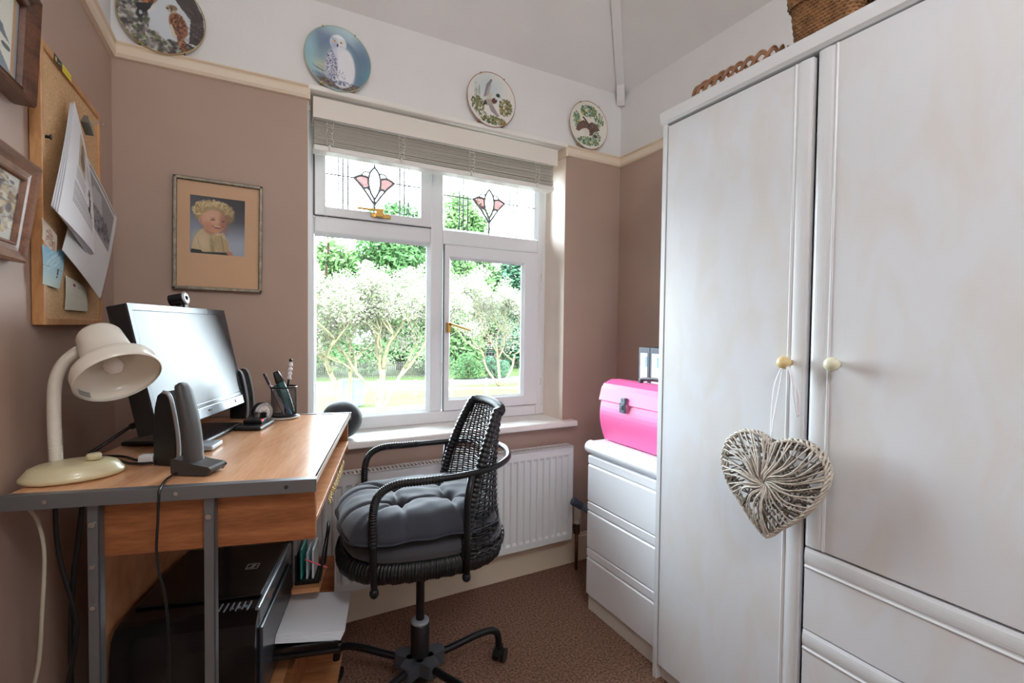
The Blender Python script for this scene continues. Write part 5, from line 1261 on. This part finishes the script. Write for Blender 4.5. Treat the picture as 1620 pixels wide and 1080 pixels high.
def leafmat(name, rgb, var=.35):
    m = M(name, rgb, .6, noise=(.9, var), spec=.2); nt = m.node_tree; b_ = nt.nodes['Principled BSDF']
    t = nt.nodes.new('ShaderNodeBsdfTranslucent'); t.inputs[0].default_value = (*L3(rgb), 1); x = nt.nodes.new('ShaderNodeMixShader'); x.inputs[0].default_value = .35
    nt.links.new(b_.outputs[0], x.inputs[1]); nt.links.new(t.outputs[0], x.inputs[2]); nt.links.new(x.outputs[0], nt.nodes['Material Output'].inputs[0]); return m
mBark = M('bark', (80, 72, 58), .9, noise=(3, .3), bump=(8, .5, .05)); mBarkP = M('pale_mossy_bark', (106, 102, 74), .9, noise=(4, .25))
def leaves(b, blobs, n, size, rng_, flat=.5):
    vs_ = []; fs_ = []
    wts = [bl[3]**2 for bl in blobs]; tot = sum(wts)
    for (cx, cy, cz, r_), w_ in zip(blobs, wts):
        for _ in range(int(n*w_/tot)):
            d = Vector((rng_.gauss(0, 1), rng_.gauss(0, 1), rng_.gauss(0, 1))).normalized()*r_*(1-.55*rng_.random()**2)
            p = Vector((cx, cy, cz))+d; s_ = size*rng_.uniform(.6, 1.3)
            a1 = Vector((rng_.gauss(0, 1), rng_.gauss(0, 1), rng_.gauss(0, 1))).normalized(); a2 = a1.orthogonal().normalized()
            k = len(vs_); vs_ += [p+a1*s_, p+a2*s_*flat, p-a1*s_, p-a2*s_*flat]; fs_.append((k, k+1, k+2, k+3))
    b.add(vs_, fs_)
def tree(name, label, cat, base, blobs, n, size, mat, seed, trunk=.25, bark=None, group=None):
    rg = random.Random(seed); o = thing(name, label, cat, base, 0, group)
    b = MB(); top = max(blobs, key=lambda q: q[2])
    b.tube(sm([(0, 0, 0), (.1, 0, top[2]*.3), (top[0]*.4, top[1]*.4, top[2]*.7)], 5), [trunk*(1-.05*i) for i in range(11)], 10)
    for q in blobs[:6]: b.tube([(0, 0, top[2]*.25), (q[0]*.8, q[1]*.8, q[2])], [trunk*.4, trunk*.1], 6)
    b.build('trunk', bark or mBark, o)
    b = MB(); leaves(b, blobs, n, size, rg); b.build('foliage', mat, o); return o
def crown(rg, w_, h0, h1, n, rmin, rmax):
    out = []
    for i in range(n):
        t = rg.random(); z = h0+(h1-h0)*t; k = math.sin(PI*(.12+.76*t)); a = rg.uniform(0, 2*PI); q = math.sqrt(rg.random())
        out.append((w_*k*q*math.cos(a), w_*.6*k*q*math.sin(a), z, rg.uniform(rmin, rmax)))
    return out
mG1 = leafmat('leaf_green', (70, 104, 60)); mG2 = leafmat('leaf_light_green', (90, 120, 72)); mG3 = leafmat('leaf_blue_green', (70, 104, 80)); mOr = leafmat('leaf_copper', (120, 78, 52)); mBl = leafmat('leaf_blossom', (124, 120, 108), .35); mBg = leafmat('leaf_pale', (98, 108, 76), .25)
GR = 'green trees across the road'
for i, (base, w_, h1, n, mat, lb) in enumerate([
        ((5.6, 47, GZ), 3.4, 12.4, 9000, mG2, 'light green tree across the road at the left side of the view'),
        ((12.4, 47, GZ), 4.3, 17.0, 15000, mG1, 'tall bushy green tree across the road, seen through the middle of the left pane'),
        ((19.3, 46, GZ), 3.9, 17.6, 14000, mG2, 'tall bright green tree across the road, seen behind the window mullion'),
        ((25.6, 45, GZ), 3.8, 13.4, 11000, mG3, 'blue-green tree across the road towards the right window jamb'),
        ((31.0, 44, GZ), 3.2, 12.6, 7000, mG1, 'green tree across the road furthest to the right')]):
    rg = random.Random(40+i); tree('leafy_tree', lb, 'tree', base, crown(rg, w_, 1.4, h1-1.2, 60, 1.0, 1.8), int(n*1.25), .30, mat, 60+i, .3, None, None)
tree('copper_tree', 'small copper-leaved tree in front of the brick house', 'tree', (27.6, 38.5, GZ), crown(random.Random(7), 1.3, 2.4, 6.4, 14, .6, 1.0), 2200, .14, mOr, 8, .12)
tree('round_bush', 'dark green bush by the brick house across the road', 'bush', (15.4, 36.6, GZ), [(0, 0, .9, 1.0), (.7, 0, .7, .8), (-.7, 0, .7, .8), (0, 0, 1.5, .8)], 1500, .12, mG1, 9, .1)
tree('hedge_bush', 'grey-green rounded bush beside the darker one across the road', 'bush', (18.0, 36.9, GZ), [(0, 0, .8, .95), (.8, 0, .7, .8), (-.6, 0, 1.2, .7)], 1400, .12, mG3, 10, .1)
for i, (x_, y_, w_, h_) in enumerate(((2.0, 43.5, 2.6, 3.2), (8.3, 43, 2.8, 3.6), (14.0, 41.6, 2.0, 2.8))):
    tree('hedge', ['low green hedge behind the left end of the picket fence', 'low green hedge behind the middle of the picket fence', 'low green hedge behind the right end of the picket fence'][i], 'hedge', (x_, y_, GZ), crown(random.Random(80+i), w_, .5, h_, 18, .6, 1.0), 2400, .16, mG1, 90+i, .1)

# pale blossoming tree close to the house: spreading bare-ish limbs and small pale leaves
def branchy(name, label, base, limbs, seed, spread, n_leaf, blobs, size):
    rg = random.Random(seed); o = thing(name, label, 'tree', base)
    b = MB(); tips = []
    def grow(p, d, l_, r_, depth):
        q = p+d*l_*.5+Vector((rg.uniform(-.12, .12), rg.uniform(-.12, .12), 0))*l_; e_ = p+d*l_
        b.tube(sm([p, q, e_], 3), [r_*(1-.07*i) for i in range(7)], 6 if depth < 2 else 4)
        if depth >= 4: tips.append(e_); return
        for k in range(3):
            nd = (d+Vector((rg.gauss(0, spread), rg.gauss(0, spread), rg.uniform(-.25, .45)))).normalized()
            grow(e_ if k else q.lerp(e_, .6), nd, l_*rg.uniform(.62, .85), r_*.58, depth+1)
    for (d, l_, r_) in limbs: grow(Vector((0, 0, 0)), Vector(d).normalized(), l_, r_, 0)
    b.build('trunk', mBarkP, o)
    b = MB(); leaves(b, blobs+[(t.x, t.y, t.z, .45) for t in tips], n_leaf, size, rg); b.build('foliage', mBl, o)
    b = MB(); leaves(b, [(t.x, t.y, t.z, .5) for t in tips]+[(q[0], q[1], q[2]-.3, q[3]*.95) for q in blobs], n_leaf//2, size*1.1, rg); b.build('young_leaves', mBg, o)
branchy('blossom_tree', 'pale blossoming tree with a leaning mossy trunk, left one nearest the window', (3.75, 24.1, GZ), [((-.35, 0, 1), 2.7, .17), ((.1, .1, 1), 2.6, .12)], 5, .5, 12000, [(-.7, 0, 5.2, 1.1), (-1.3, 0, 3.9, 1.1), (.3, 0, 4.7, 1.2), (-.6, .3, 3.2, 1.0)], .075)
branchy('blossom_tree', 'pale blossoming tree with a forked upright trunk, right of the leaning one', (5.3, 23.4, GZ), [((.05, 0, 1), 2.2, .2), ((.5, .1, .9), 2.5, .12), ((-.5, .1, .9), 2.4, .12)], 12, .45, 20000, [(0, 0, 5.6, 1.3), (-1.1, 0, 4.6, 1.2), (1.2, 0, 4.4, 1.2), (.1, .3, 3.4, 1.1), (1.6, 0, 3.2, .8)], .075)
branchy('blossom_tree', 'pinkish blossom tree in the right casement, in front of the green trees', (15.6, 31.0, GZ), [((-.1, 0, 1), 2.5, .13), ((-.5, 0, .9), 2.9, .10), ((.5, 0, 1), 2.6, .1)], 33, .5, 14000, [(-.5, 0, 6.2, 1.3), (-1.8, 0, 5.2, 1.3), (.9, 0, 5.0, 1.2), (-1.4, 0, 3.8, 1.2), (.6, 0, 3.4, 1.0)], .09)

# brick house across the road
mBrick = M('brick_red', (132, 78, 60), .85, noise=(6, .12)); mRoof = M('roof_tiles', (84, 62, 54), .85, noise=(3, .15))
ho = thing('brick_house', 'red brick house with white windows behind the trees across the road', 'house', (26.5, 51.0, GZ))
MB().box(-8.0, 9, 0, 6, 0, 4.6).build('wall', mBrick, ho)
MB().prism([(-.4, 4.5), (6.4, 4.5), (3.0, 7.4)], 'x', -8.4, 9.4).build('roof', mRoof, ho)
for x_ in (-6.3, -2.2, 1.6, 3.0, 6):
    wf = MB().box(x_-.65, x_+.65, -.08, .02, .9, 2.3).build('window_frame', mGloss, ho)
    for i in range(3):
        for j in range(3): MB().box(x_-.58+i*.40, x_-.24+i*.40, -.10, -.08, .97+j*.44, 1.35+j*.44).build('window_pane', mDarkGrey, wf)
